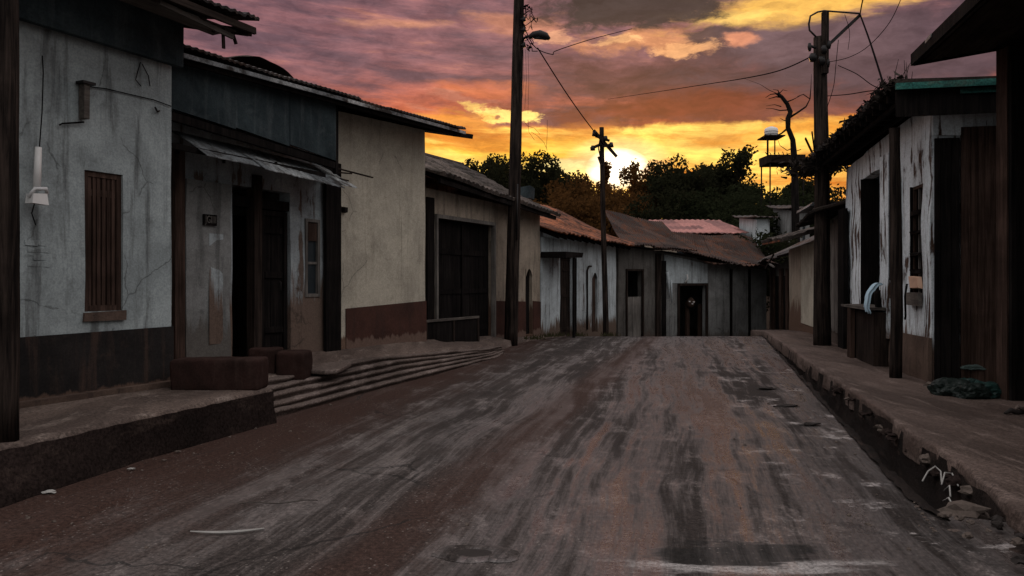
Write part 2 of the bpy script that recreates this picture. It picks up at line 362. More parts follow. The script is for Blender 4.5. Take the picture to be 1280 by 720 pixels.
def wall(mb, P0, P1, z0, zt0, zt1, ops=(), th=.22, jit=.012, step=.35):
    """wall from P0 to P1 (local x,y), thickness to the left; rectangular openings (u0,u1,z0,z1)"""
    P0, P1 = Vector(P0), Vector(P1); d = P1-P0; L = d.length; d.normalize(); n = Vector((-d.y, d.x))
    us = set([0.0, L]); zmin = min(zt0, zt1); zs = set([z0])
    for o in ops: us |= {o[0], o[1]}; zs |= {o[2], o[3]}
    def fill(vals, a, b):
        vals = sorted(v for v in vals if a-1e-6 <= v <= b+1e-6); out = [vals[0]]
        for v in vals[1:]:
            k = max(1, int((v-out[-1])/step)); p = out[-1]
            out += [p+(v-p)*(i+1)/k for i in range(k)]
        return out
    us = fill(us, 0, L); zs = [z for z in fill(zs | {zmin-.05}, z0, zmin-.04)]
    nz = len(zs)+1; nu = len(us); vs = []
    for side in (0, 1):
        for i, u in enumerate(us):
            for k in range(nz):
                z = zs[k] if k < nz-1 else zt0+(zt1-zt0)*u/L
                j = jit*2*N(u*1.3+P0.x, P0.y, z*1.3) if side == 0 else 0
                q = P0+d*u+n*(side*th+j); vs.append((q.x, q.y, z))
    idx = lambda s, i, k: s*nu*nz+i*nz+k
    def solid(i, k):
        if i < 0 or k < 0 or i >= nu-1 or k >= nz-1: return False
        uc = (us[i]+us[i+1])/2; zc = (zs[k]+(zs[k+1] if k+1 < len(zs) else zs[k]+.04))/2
        return not any(o[0] < uc < o[1] and o[2] < zc < o[3] for o in ops)
    fs = []
    for i in range(nu-1):
        for k in range(nz-1):
            if not solid(i, k): continue
            fs.append((idx(0,i,k), idx(0,i+1,k), idx(0,i+1,k+1), idx(0,i,k+1)))
            fs.append((idx(1,i,k), idx(1,i,k+1), idx(1,i+1,k+1), idx(1,i+1,k)))
            if not solid(i-1, k): fs.append((idx(0,i,k), idx(0,i,k+1), idx(1,i,k+1), idx(1,i,k)))
            if not solid(i+1, k): fs.append((idx(0,i+1,k), idx(1,i+1,k), idx(1,i+1,k+1), idx(0,i+1,k+1)))
            if not solid(i, k-1): fs.append((idx(0,i,k), idx(1,i,k), idx(1,i+1,k), idx(0,i+1,k)))
            if not solid(i, k+1): fs.append((idx(0,i,k+1), idx(0,i+1,k+1), idx(1,i+1,k+1), idx(1,i,k+1)))
    mb.add(vs, fs)
    return mb

def shell(b, mat, zf0, zf1, zb0, zb1, D=5, ops=(), z0=-.3, th=.22, jit=.012):
    m = MB(); wall(m, (0,0), (b.L,0), z0, zf0, zf1, ops, th, jit)
    f = th/D
    wall(m, (b.L, th+.003), (b.L, D), z0, zf1+(zb1-zf1)*f, zb1, (), th, jit, .6)
    wall(m, (b.L-th-.003, D-.003), (th+.003, D-.003), z0, zb1-.02, zb0-.02, (), th, 0, 1)
    wall(m, (0, D), (0, th+.003), z0, zb0, zf0+(zb0-zf0)*f, (), th, jit, .6)
    return m.build('wall', mat, b.root)

def roof(b, e0, e1, r1, r0, mat, kind='tin', th=.018, amp=.009, per=.10, sag=.06, rag=.05, name='roof', nv=16, seed=0):
    """roof sheet over corners eave-start, eave-end, ridge-end, ridge-start (local)"""
    e0, e1, r1, r0 = map(Vector, (e0, e1, r1, r0))
    L = (e1-e0).length; W = (r0-e0).length
    nu = max(8, int(L/per*(6 if kind == 'tin' else 5)))
    if kind == 'tin': amp = min(amp, .02)
    if kind == 'flat': nu = max(8, int(L/.25))
    if kind == 'tile': nv = max(nv, int(W/.09))
    nrm = (e1-e0).cross(r0-e0).normalized()
    if nrm.z < 0: nrm = -nrm
    vs = []; fs = []
    for side in (0, 1):
        for i in range(nu+1):
            s = i/nu
            for k in range(nv+1):
                t = k/nv
                a = e0.lerp(e1, s); c = r0.lerp(r1, s)
                off = rag*N(s*L*2.2, seed, 0)+rag*.6*N(s*L*9, seed, 5)
                tt = t if k > 0 else off/W
                q = a.lerp(c, tt)
                q = q + Vector((0,0,-sag*math.sin(PI*t)*(.6+.8*abs(N(s*L*.5, seed, 1)))+sag*1.1*N(s*L*.45, t*2+seed, 2)))
                dsp = 0
                if kind == 'tin':
                    dsp = amp*math.sin(2*PI*s*L/per)
                    bay = int(s*L/.8); lap = int(t*W/1.7)
                    dsp += .05*N(bay*3.1, lap*5.3+seed, 7)+(.014 if bay % 2 else 0)+.03*(1-((t*W/1.7) % 1))
                elif kind == 'tile':
                    dsp = amp*1.6*abs(math.sin(PI*s*L/per))+.035*(1-((t*W/.32) % 1))
                    dsp += .015*N(int(s*L/per)*1.7, int(t*W/.32)*2.3+seed, 4)
                    q = q+(c-a).normalized()*.03*N(int(s*L/per)*2.9, int(t*W/.32)*1.3, seed)
                if side == 0: q = q+nrm*(dsp+th)
                else: q = q+nrm*(dsp if kind == 'tin' else 0)
                vs.append(q)
    ix = lambda sd, i, k: sd*(nu+1)*(nv+1)+i*(nv+1)+k
    for i in range(nu):
        for k in range(nv):
            fs.append((ix(0,i,k), ix(0,i+1,k), ix(0,i+1,k+1), ix(0,i,k+1)))
            fs.append((ix(1,i,k), ix(1,i,k+1), ix(1,i+1,k+1), ix(1,i+1,k)))
        fs.append((ix(0,i,0), ix(1,i,0), ix(1,i+1,0), ix(0,i+1,0)))
        fs.append((ix(0,i,nv), ix(0,i+1,nv), ix(1,i+1,nv), ix(1,i,nv)))
    for k in range(nv):
        fs.append((ix(0,0,k), ix(0,0,k+1), ix(1,0,k+1), ix(1,0,k)))
        fs.append((ix(0,nu,k), ix(1,nu,k), ix(1,nu,k+1), ix(0,nu,k+1)))
    return MB().add(vs, fs).build(name, mat, b.root)

def planks(b, u0, u1, z0, z1, w, mat, name='door', n=None, th=.035, gap=.006, parent=None, rag=0, jit=.008):
    m = MB(); n = n or max(2, int((u1-u0)/.14)); x = u0; ws = [random.uniform(.7, 1.3) for _ in range(n)]; S = sum(ws)
    for q in ws:
        dx = (u1-u0)*q/S; o = random.uniform(-jit, jit)
        m.box(x+gap/2, x+dx-gap/2, w+o, w+o+th, z0+random.uniform(0, rag), z1-random.uniform(0, rag)); x += dx
    return m.build(name, mat, parent or b.root)

def box(b, u0, u1, w0, w1, z0, z1, mat, name, parent=None, j=.004):
    return MB().box(u0, u1, w0, w1, z0, z1, j).build(name, mat, parent or b.root)

def frame(b, u0, u1, z0, z1, w, t, mat, name='frame', parent=None, d=.05, sill=True):
    m = MB(); m.box(u0, u0+t, w, w+d, z0, z1, .003); m.box(u1-t, u1, w, w+d, z0, z1, .003)
    m.box(u0+t, u1-t, w+.002, w+d-.002, z1-t, z1, .003)
    if sill: m.box(u0+t, u1-t, w+.002, w+d-.002, z0, z0+t, .003)
    return m.build(name, mat, parent or b.root)

def door(b, u0, u1, z0, z1, w, mat='wood_dark', fmat='wood_brown', leaf=True, t=.07, handle=True):
    d = planks(b, u0+t, u1-t, z0, z1-t, w, mat, 'door')
    frame(b, u0, u1, z0, z1, w-.03, t, fmat, 'door_frame', d, .12, False)
    for q in (.18, .55, .85): MB().box(u0+t+.02, u1-t-.02, w-.022, w-.009, z0+(z1-z0)*q, z0+(z1-z0)*q+.09, .003).build('cross_rail', mat, d)
    if handle: MB().tube([(u1-t-.09, w-.03, z0+1.02), (u1-t-.09, w-.05, z0+1.05), (u1-t-.09, w-.05, z0+1.15), (u1-t-.09, w-.03, z0+1.18)], .008, 6).build('handle', 'metal_dark', d)
    return d

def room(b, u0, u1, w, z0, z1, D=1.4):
    """near-black panel behind an opening, its colour standing in for interior shade"""
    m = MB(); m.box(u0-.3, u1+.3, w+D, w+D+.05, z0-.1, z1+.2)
    return m.build('room_shade_panel', 'interior', b.root)

# ---------------------------------------------------------------- the street surface
def zr(Y):
    if Y < 22.2: return 0.0
    d = Y-22.2
    return -.015*d*d if d < 3 else -.135-.09*(d-3)
def road_left(Y):
    if Y < 9: return -2.88+.20*(Y-9)
    if Y < 16.8: return -2.88+.326*(Y-9)
    if Y < 20.5: return -.34+.15*(Y-16.8)
    return .215+.40*(Y-20.5)
def lip(Y): return 1.49+.25*Y if Y > 5.9 else 2.965+.10*(Y-5.9)
def walk_edge(Y):
    if Y < 6.6: return 3.66+.30*(Y-6.55)
    return 3.66+.226*(Y-6.6)
def rwall(Y): return 3.6+.215*Y

def grid(fn, nu, nv, smooth=True):
    vs = [fn(i/nu, k/nv) for i in range(nu+1) for k in range(nv+1)]
    fs = [(i*(nv+1)+k, (i+1)*(nv+1)+k, (i+1)*(nv+1)+k+1, i*(nv+1)+k+1) for i in range(nu) for k in range(nv)]
    return MB().add(vs, fs, smooth)

def yy(t, a, b): return a+(b-a)*t**1.6
def road_z(X, Y): return zr(Y)+.010*N(X*.9, Y*.5)+.004*N(X*4, Y*3)
def f_road(s, t):
    Y = yy(t, -4, 46); l = road_left(Y)-2.0; r = lip(Y) if Y < 24.5 else lip(24.5)+(Y-24.5)*.6
    if Y < 5.5: r = lip(5.5)+ (5.5-Y)*2.0
    X = l+(r-l)*s
    return (X, Y, road_z(X, Y))
grid(f_road, 90, 150).build('road', 'road').__setitem__('kind', 'structure')

def ground_z(x, y):
    z = zr(max(y, -10)) if y < 36 else zr(36)+0.0
    if y > 36:
        d = y-36; z = zr(36)+4.8*(1-math.exp(-(d/26)**2))+ max(0, d-60)*.02
    return z-.75 if y < 36 else z-.75*max(0, 1-(y-36)/6)
def f_ground(s, t):
    a = (s*2-1); X = math.copysign(abs(a)**2.2*700, a); Y = -30+ (t**2.6)*1100
    return (X, Y, ground_z(X, Y)+(.5*N(X*.05, Y*.05) if Y > 45 else 0))
tag(grid(f_ground, 70, 90).build('ground', 'earth'), kind='structure')

# gutter (open drain) on the right
def f_gut(s, t):
    Y = 5.35+(27-5.35)*t**1.3; a = lip(Y); c = walk_edge(Y); w = c-a; z = zr(Y)
    prof = [(-.12,.022),(0,.03),(.04,-.02),(.10,-.25),(.22,-.42),(.6,-.45),(.80,-.38),(.9,-.18),(.965,.06)]
    k = min(len(prof)-1, int(s*(len(prof)-1)+1e-6)); p = prof[k]
    j = .035*N(k*2.3, Y*2.2)+.02*N(k, Y*7)
    depth = min(1, (Y-5.3)/.6+.15)
    return (a+w*p[0]+(j if 0 < k < 8 else j*.4), Y+.02*N(Y*5, k), z+(p[1]*depth if p[1] < 0 else p[1])+j*.7)
tag(grid(f_gut, 8, 220).build('gutter', 'mud'), kind='structure')

# right pavement with its rough broken edge
def f_walk(s, t):
    Y = 4.6+(30-4.6)*t**1.4; a = walk_edge(Y)+.05*N(Y*1.7, 2)+.035*N(Y*6, 4); c = 12.5+.3*Y
    z = .13+zr(Y)*.6
    rows = [(-.03,-.25),(-.015,-.04),(0,-.012),(.03,0)]
    k = int(round(s*26))
    if k < 4: return (a+rows[k][0]+(.02*N(Y*5, k)), Y, z+rows[k][1]+.01*N(Y*8, k))
    X = a+.03+(c-a)*((k-3)/23)**1.5
    return (X, Y, z+.014*N(X*1.4, Y*1.2)+.006*N(X*5, Y*5))
tag(grid(f_walk, 26, 260).build('pavement', 'sidewalk'), kind='structure')
# broken dirt verge where the drain ends
def f_verge(s, t):
    X = 2.3+4.6*s; Y = 2.2+3.75*t
    e = min(s, t, 1-t)*8; edge = min(1, max(0, e))
    m = max(0, min(1, (X-3.0-.25*(Y-5))/.55))
    z = -.04+.16*m*edge+.05*edge*N(X*3, Y*3)+.025*edge*N(X*9, Y*9)
    hole = max(0, 1-((X-3.2)**2/.10+(Y-5.75)**2/.16)); z -= .5*hole
    return (X, Y, z)
tag(grid(f_verge, 80, 80).build('dirt_verge', 'mud'), kind='structure')

# left raised platform of the first house
def f_plat(s, t):
    Y = 1.5+(9.05-1.5)*t; X1 = -2.78+.335*(Y-8.84)+.02*N(Y*2, 1); Xb = -2.9+.20*(Y-9.25)+.02*N(Y*3, 5)
    Xb = max(Xb, X1+.03)
    rows = [(Xb,-.15),(Xb,.03),(X1+(Xb-X1)*.4,.20),(X1+.012,.36),(X1-.02,.395)]
    k = int(round(s*14))
    if k < 5: x, z = rows[k]; return (x+.02*N(Y*4, k)+.005*N(Y*13, k), Y, z+(.012*N(Y*6, k)-.02*max(0, N(Y*1.7, 8)-.2)+.003*N(Y*17, 3)))
    X = X1-.05-(k-4)*.3
    return (X, Y, .40+.008*N(X*2, Y*2))
p = MB(); g = grid(f_plat, 14, 260); n0 = 111
top = MB(); 
tag(g.build('raised_pavement', 'platform'), kind='structure')
# dark painted kerb face in front of it
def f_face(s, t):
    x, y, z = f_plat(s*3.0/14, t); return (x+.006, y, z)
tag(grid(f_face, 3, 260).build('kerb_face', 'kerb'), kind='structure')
# end cap of the platform
m = MB(); m.box(-4.9, -2.86, 9.0, 9.10, -.2, .385, .004); tag(m.build('pavement_end', 'kerb'), kind='structure')

# sloping walkway in front of the long house and beyond
def f_walk2(s, t):
    Y = 9.1+(25.5-9.1)*t
    tr = .62 if Y < 13 else max(.10, .62-(Y-13)*.075)
    X1 = road_left(Y)-tr; zf = (.37-(Y-9)*.008) if Y < 15 else max(.05, .322-(Y-15)*.040)
    zf += zr(Y)
    if Y < 16.2: xw = -2.87+.496*(Y-13.4)
    else: xw = -1.70+.453*(Y-17)
    xw = min(xw-.3, X1-.1); zb = (.49 if Y < 15 else max(.12, .49-(Y-15)*.05))+zr(Y)
    if s < .02: return (X1+.01, Y, zf-.3)
    u = (s-.02)/.98
    return (X1+(xw-X1)*u, Y, zf+(zb-zf)*min(1, u*1.3)+.012*N(u*3, Y*1.6)+.006*N(u*9, Y*6))
tag(grid(f_walk2, 14, 160).build('walkway', 'platform'), kind='structure')

# stone steps
st = empty('stone_steps', (-2.6, 9.4, 0), 0, 'flight of worn low stone steps running along the left edge of the road', 'steps')
for k in range(5):
    def f_st(s, t, k=k):
        Y = 9.12+(17.9-9.12)*t
        tr = .125 if Y < 13 else max(.02, .125-(Y-13)*.022)
        rise = .075 if Y < 13 else max(.03, .075-(Y-13)*.009)
        bend = .22*math.exp(-((Y-9.12)/.16)**1.0)*(1 if k < 2 else .3)
        X = road_left(Y)-k*tr-bend*.5+.055*N(Y*.8, k*3.1)+.020*N(Y*3.5, k*2)+.006*N(Y*14, k)
        z = rise*(k+1)+.014*N(Y*1.4, k*1.9)+.005*N(Y*9, k)-.02*max(0, N(Y*2.3, k*5)-.25)
        prof = [(-.035,-.15-rise),(-.035,-.05),(.0,-.034),(.004,-.008),(-.02,0),(-.34,-.004)]
        q = prof[int(round(s*5))]
        return (X+q[0]+2.6, Y-9.4, z+q[1])
    grid(f_st, 5, 300).build('step', 'steps', st)

# blocks beside the steps
def rounded_block(name, x0, x1, y0, y1, z0, z1, mat, label, cat, r=.04):
    me = bpy.data.meshes.new(name); import bmesh
    bm = bmesh.new(); bmesh.ops.create_cube(bm, size=1)
    for v in bm.verts:
        v.co = Vector(((v.co.x)*(x1-x0), (v.co.y)*(y1-y0), (v.co.z+.5)*(z1-z0)))
    bmesh.ops.bevel(bm, geom=list(bm.edges), offset=r, segments=3, profile=.6, affect='EDGES')
    bmesh.ops.subdivide_edges(bm, edges=[e for e in bm.edges if e.calc_length() > .2], cuts=7, use_grid_fill=True)
    for v in bm.verts: v.co += Vector((N(v.co.x*3, v.co.y*3, v.co.z*3), N(v.co.x*3+9, v.co.y*3, v.co.z*3), N(v.co.x*3, v.co.y*3+7, v.co.z*3)))*.018+Vector((N(v.co.x*14, v.co.y*14, v.co.z*14), N(v.co.x*14+5, v.co.y*14, v.co.z*14), N(v.co.x*14, v.co.y*14+5, v.co.z*14)))*.008
    bm.to_mesh(me); bm.free(); me.materials.append(M[mat])
    for pl in me.polygons: pl.use_smooth = True
    o = bpy.data.objects.new(name, me); COL.objects.link(o); o.location = ((x0+x1)/2, (y0+y1)/2, z0)
    return tag(o, label, cat)
rounded_block('cement_block', -3.80, -2.80, 8.86, 9.22, .38, .735, 'block_red', 'long red painted cement block with rounded end on the raised pavement before the steps', 'block')
rounded_block('step_block', -3.50, -3.14, 10.6, 11.0, .28, .70, 'block_red', 'brown step block under the left dark door of the awning house', 'block', .03)
rounded_block('step_block', -3.12, -2.74, 10.55, 11.0, .28, .665, 'block_red', 'brown sloping step block nearer the grey slab under the right dark door', 'block', .05)
rounded_block('stone_slab', -2.74, -2.38, 10.9, 11.9, .34, .40, 'steps', 'flat grey slab lying at the top of the steps beside the step blocks', 'slab', .02)
m = MB(); m.tube([(0,0,0),(0.01,0,.16),(.0,.01,.24)], [.03,.028,.022], 8); tag(m.build('marker_stub', 'plastic_white', None, (-2.77, 8.98, .03)), 'short white stub standing at the foot of the pavement end by the steps', 'marker')

# ---------------------------------------------------------------- HOUSE 1 (near left)
b = Bld('plaster_house', (-5.99,5.0), (-3.96,9.3), .38, 'tall grey plastered house with black painted base and slatted window, nearest on the left')
wu0, wz1 = b.uz(106, 212); wu1, wz0 = b.uz(154, 388)
shell(b, 'wall_grey', 4.35, 4.35, 5.3, 5.3, 5, [(wu0, wu1, wz0, wz1)])
m = MB(); wall(m, (-.02,-.018), (b.L+.018,-.018), -.05, .66, .70, (), .016, .004); m.build('painted_base', 'band_black', b.root)
m = MB(); wall(m, (0,-.11), (b.L,-.11), -.05, .07, .08, (), .09, .02); m.build('base_ledge', 'band_mud', b.root)
wn = frame(b, wu0, wu1, wz0, wz1, .03, .06, 'wood_brown', 'window', None, .08)
m = MB(); k = 6
for i in range(k):
    x = wu0+.06+(wu1-wu0-.12)*(i+.5)/k; m.box(x-.022, x+.016, .045, .085, wz0+.06, wz1-.06, .006)
m.build('slat', 'wood_brown', wn)
box(b, wu0+.06, wu1-.06, .12, .15, wz0+.03, wz1-.03, 'wood_black', 'shutter', wn)  # black panel stands in for the dark interior behind the slats
box(b, wu0+.06, wu1-.06, .048, .098, wz1-.26, wz1-.19, 'wood_brown', 'rail', wn)
m = MB(); m.box(wu0-.02, wu1+.02, -.025, .03, wz0-.10, wz0-.004, .008); m.build('sill', 'band_mud', wn)
box(b, -.2, b.L+.04, -.15, -.09, 3.70, 4.36, 'teal_board', 'fascia_board')
box(b, -.2, b.L+.02, -.087, -.003, 3.95, 4.30, 'wood_black', 'soffit')
roof(b, (-1.5,-.95,4.15), (b.L+.40,-.95,4.19), (b.L+.40,5.3,5.6), (-1.5,5.3,5.6), 'tin_dark', 'tin', .03, sag=.05, rag=.06, seed=1)
m = MB()
m.box(-1.5, b.L+.38, -.93, -.90, 4.08, 4.15, .006)
m.build('eave_board', 'wood_dx', b.root)
m = MB()
for i in range(9):
    u = .1+i*.62; m.bar((u,-.86,4.09), (u,5.2,5.50), .06, .08)
m.bar((b.L+.34,-.88,4.09), (b.L+.34,5.2,5.50), .06, .07)
m.build('rafter', 'wood_dx', b.root)
m = MB(); m.box(b.L-1.2, b.L+.2, -.80, -.45, 4.07, 4.09, .015); m.bar((b.L-.9,-.84,4.06), (b.L+.15,-.80,4.00), .03, .05); m.build('loose_board', 'wood_gx', b.root)
for (du, L, a) in ((.02,.20,.01), (.16,.10,.06), (-.12,.06,.0)):
    MB().bar((b.L+du,-.78,4.06), (b.L+du+a,-.78,4.04-L), .035, .02).build('hanging_splinter', 'wood_dark', b.root)
# conduit and switch box
u0, z1 = b.uz(97, 106); u1, z0 = b.uz(104, 150)
cb = tag(MB().box(u0, u1, -.10, -.012, z0, z1, .004).build('meter_box', 'wood_gx', b.root))
m = MB(); m.box(u0-.03, u1+.05, -.13, -.012, z1+.003, z1+.03); m.build('lid', 'metal_dark', cb)
a = b.uz(72, 154); c = b.uz(102, 153); MB().tube([(a[0],-.03,a[1]-.02), (a[0]+.03,-.03,a[1]), (c[0],-.035,c[1])], .009, 6).build('conduit', 'wire', b.root)
pts = [b.uz(104,108), b.uz(130,111), b.uz(160,118), b.uz(190,125), b.uz(212,133)]
MB().tube([(q[0],-.022,q[1]) for q in pts], .006, 5).build('surface_cable', 'wire', b.root)
for seq in ([(174,78),(170,92),(168,100),(175,108)], [(176,80),(184,95),(186,108)]):
    MB().tube([(b.uz(*q)[0],-.02,b.uz(*q)[1]) for q in seq], .005, 5).build('loose_cable', 'wire', b.root)
q = b.uz(194,138); MB().tube([(q[0]-.03,-.03,q[1]+.03),(q[0],-.04,q[1]-.02),(q[0]+.04,-.02,q[1])], .012, 6).build('wall_hook', 'metal_dark', b.root)
# brick scar patch low left
m = MB()
for r_ in range(4):
    for c_ in range(2):
        q = b.uz(30+c_*11+(r_ % 2)*4, 300+r_*9); m.box(q[0], q[0]+.13, -.012, -.0, q[1]-.05, q[1], .006)
m.build('exposed_brick', 'wall_grey', b.root)
HOUSE1 = b
# hanging tube lamp
t_ = b.W(b.u(60), -.10, b.zz(60, 85)); u_ = b.uz(48, 184, -.12); l_ = b.uz(46, 238, -.12)
lampr = empty('wall_lamp', b.W(u_[0], -.12, u_[1]), b.root.rotation_euler.z, 'white tube lamp hanging on a thin cord against the grey plaster wall', 'lamp')
dz = l_[1]-u_[1]; du = l_[0]-u_[0]
MB().tube([(0,0,0),(du,0,dz)], [.030,.036], 10).build('lamp_tube', 'white_metal', lampr)
m = MB(); m.box(du-.075, du+.085, -.05, .05, dz-.13, dz-.03, .012); m.build('lamp_holder', 'white_metal', lampr)
MB().tube([(du-.085,0,dz-.07),(du-.05,-.05,dz+.01),(du+.06,-.05,dz+.02),(du+.10,0,dz-.02)], .018, 8).build('bracket', 'plastic_white', lampr)
MB().tube([(.01,0,.0),(.05,.02,.35),(.09,.06,.75),(.10,.09,.92)], .006, 5).build('cord', 'wire', lampr)
MB().tube([(du-.02,0,dz-.12),(du-.03,.03,dz-.22),(du+.03,.06,dz-.33)], .006, 5).build('lower_cord', 'wire', lampr)

# near-left porch post
def post(name, x, y, z0, z1, r, mat, label, cat='post', lean=(0,0), n=14, group=None):
    pts = []; rs = []; k = 16
    for i in range(k+1):
        t = i/k; pts.append((lean[0]*t+.03*N(t*3, x), lean[1]*t+.03*N(t*3, y+4), (z1-z0)*t)); rs.append(r*(1.06-.14*t)*(1+.07*N(t*7, x*3)))
    m = MB().tube(pts, rs, n); o = m.build(name, mat, None, (x, y, z0)); return tag(o, label, cat, group)
post('porch_post', -3.87, 6.06, .39, 5.6, .125, 'wood_pole', 'thick dark round post at the left edge of the raised pavement')

# ---------------------------------------------------------------- HOUSE 2 (awning house + cream wall)
dd = Vector((.444,.896)).normalized()
A = Vector((-2.87,13.4))-dd*4.10
b = Bld('awning_house', (A.x, A.y), (-1.73,15.7), .45, 'long low house with dark teal signboard, ragged zinc awning and cream end wall')
H2 = b
U = b.u; Z = b.zz
split = U(418)
z_e0 = Z(220, 64, -.75); z_e1 = Z(583, 164, -.75)
e_end = U(583, -.75)
LR = (U(290), U(363), -.02, Z(300, 232)); L1 = (U(291,.9), U(318,.9), .02, Z(300, 270,.9)); L2 = (U(328), U(361), -.02, Z(345, 264)); L3 = (U(381), U(399), Z(390, 371), Z(390, 274))
m = MB(); wall(m, (0,0), (split-.003,0), -.3, 3.9, 3.98, [LR, L3], .22, .012)
wall(m, (0,5), (0,.223), -.3, 4.9, 3.9, (), .22, 0, 1)
m.build('wall', 'wall_brick', b.root)
m = MB(); wall(m, (split,-.03), (b.L,-.03), -.3, 3.98, 4.12, (), .25, .010)
wall(m, (b.L,.223), (b.L,5), -.3, 4.05, 5.0, (), .22, .01, .6); wall(m, (b.L-.225,4.99), (.225,4.99), -.3, 4.9, 4.8, (), .22, 0, 1)
m.build('cream_wall', 'wall_cream', b.root)
m = MB(); zt = Z(425, 386); wall(m, (split+.25,-.05), (b.L+.018,-.05), -.1, zt, Z(530,376), (), .018, .004); m.build('painted_base', 'band_red', b.root)
box(b, U(407,-.08), U(426,-.08), -.09, -.034, -.2, 3.1, 'wood_black', 'pilaster')
# grey left panel and pillar
box(b, U(218,-.10), U(230,-.10), -.12, -.02, -.1, 2.9, 'wood_brown', 'side_post')
m = MB(); wall(m, (U(233,-.05),-.05), (U(288,-.05),-.05), -.05, 2.5, 2.5, (), .045, .02, .2); m.build('plaster_panel', 'wall_slab', b.root)
box(b, U(258), U(275), -.057, -.048, Z(262,430), Z(262,292), 'wall_brick', 'patched_strip')
box(b, U(316,-.02), U(326,-.02), -.05, .1, -.1, 2.7, 'wood_dark', 'door_jamb')
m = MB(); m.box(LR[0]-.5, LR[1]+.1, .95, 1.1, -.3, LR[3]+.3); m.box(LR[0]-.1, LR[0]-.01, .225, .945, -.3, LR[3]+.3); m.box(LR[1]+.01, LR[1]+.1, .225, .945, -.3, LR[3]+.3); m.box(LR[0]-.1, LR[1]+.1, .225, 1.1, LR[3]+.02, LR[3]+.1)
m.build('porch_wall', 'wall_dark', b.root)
door(b, L1[0], L1[1], -.02, L1[3], .90, 'wood_dark', 'wood_black')
box(b, LR[0], LR[1], .02, .18, L2[3]+.02, L2[3]+.16, 'wood_black', 'lintel_beam')
door(b, L2[0], L2[1], -.02, L2[3], .06, 'wood_black', 'wood_black')
# narrow window
wn = frame(b, L3[0], L3[1], L3[2], L3[3], -.02, .05, 'wood_grey', 'window', None, .08)
hw = L3[3]-L3[2]
box(b, L3[0]+.05, L3[1]-.05, .03, .05, L3[2]+.05, L3[3]-.35, 'glass', 'pane', wn)
box(b, L3[0]+.05, L3[1]-.05, .0, .05, L3[3]-.345, L3[3]-.06, 'wood_brown', 'transom', wn)
box(b, L3[0]+.05, L3[1]-.05, .005, .028, L3[2]+hw*.42, L3[2]+hw*.45, 'wood_grey', 'glazing_bar', wn)
# number plate with pale characters
q0 = b.uz(255, 281, -.08); q1 = b.uz(271, 269, -.08)
pl = box(b, q0[0], q1[0], -.085, -.055, q0[1], q1[1], 'wood_black', 'number_plate', None, .001)
fc = bpy.data.curves.new('plate_text', 'FONT'); fc.body = 'JGIIII'; fc.size = (q1[1]-q0[1])*.95; fc.extrude = .001; fc.align_x = 'CENTER'; fc.align_y = 'CENTER'
fo = bpy.data.objects.new('tmp', fc); COL.objects.link(fo)
dg = bpy.context.evaluated_depsgraph_get(); me = bpy.data.meshes.new_from_object(fo.evaluated_get(dg)); bpy.data.objects.remove(fo)
me.materials.clear(); me.materials.append(M['wood_grey'])
wt = (q1[0]-q0[0])
xs = [v.co.x for v in me.vertices]; sc_ = wt*.86/(max(xs)-min(xs))
for v in me.vertices: v.co.x *= sc_
to = bpy.data.objects.new('plate_lettering', me); COL.objects.link(to); to.parent = pl; to.location = ((q0[0]+q1[0])/2, -.089, (q0[1]+q1[1])/2); to.rotation_euler = (PI/2,0,0)
# teal signboard
a0 = U(214,-.5); a1 = U(420,-.5)
m = MB(); nb = 3; zt0, zt1, zb0, zb1 = Z(214,66,-.5), Z(420,122,-.5), Z(214,136,-.5), Z(420,201,-.5)
for i in range(nb):
    s0, s1 = i/nb, (i+1)/nb
    u0, u1 = a0+(a1-a0)*s0+.004, a0+(a1-a0)*s1-.004
    zz0 = lambda s: (zt0+(zt1-zt0)*s, zb0+(zb1-zb0)*s)
    t0, b0 = zz0(s0); t1, b1 = zz0(s1); w = -.50+random.uniform(-.008,.008)
    b0 += random.uniform(-.03,.03)
    m.add([(u0,w,b0),(u1,w,b1),(u1,w,t1),(u0,w,t0),(u0,w+.03,b0),(u1,w+.03,b1),(u1,w+.03,t1),(u0,w+.03,t0)], [(0,1,2,3),(7,6,5,4),(0,4,5,1),(1,5,6,2),(2,6,7,3),(3,7,4,0)])
m.build('signboard', 'teal_board', b.root)
m = MB(); m.bar((a0,-.46,zb0-.08), (a1,-.46,zb1-.07), .06, .10); m.bar((a1+.03,-.47,zb1-.2), (a1+.03,-.47,zt1), .06, .06)
m.bar((a0,-.3,zb0-.02), (a1,-.3,zb1-.0), .30, .04)
m.build('board_beam', 'wood_black', b.root)
# roof
roof(b, (-.35,-.75,z_e0), (e_end,-.75,z_e1), (e_end,5.3,z_e1+1.1), (-.35,5.3,z_e0+1.6), 'tin_dark', 'tin', .03, sag=.04, rag=.03, seed=3)
m = MB(); m.bar((-.35,-.735,z_e0-.035), (e_end-.02,-.735,z_e1-.035), .03, .055); m.build('bright_eave_strip', 'tin_light', b.root)
m = MB(); m.bar((-.2,-.66,z_e0-.07), (e_end-.1,-.66,z_e1-.07), .05, .09)
for i in range(12):
    u = .1+i*.66; zz = z_e0+(z_e1-z_e0)*u/e_end; m.bar((u,-.7,zz-.06), (u,5,zz+1.1), .06, .09)
m.build('rafter', 'wood_black', b.root)
m = MB(); s0 = (.05,.6); 
m = grid(lambda s, t: (U(255,1.5)+(U(345,1.5)-U(255,1.5))*s, 1.0+1.2*t, z_e0+.78+.22*math.sin(PI*s)*math.sin(PI*min(1,t+.3))+.05*N(s*6,t*3)), 14, 8)
m.build('roof_patch', 'thatch', b.root)
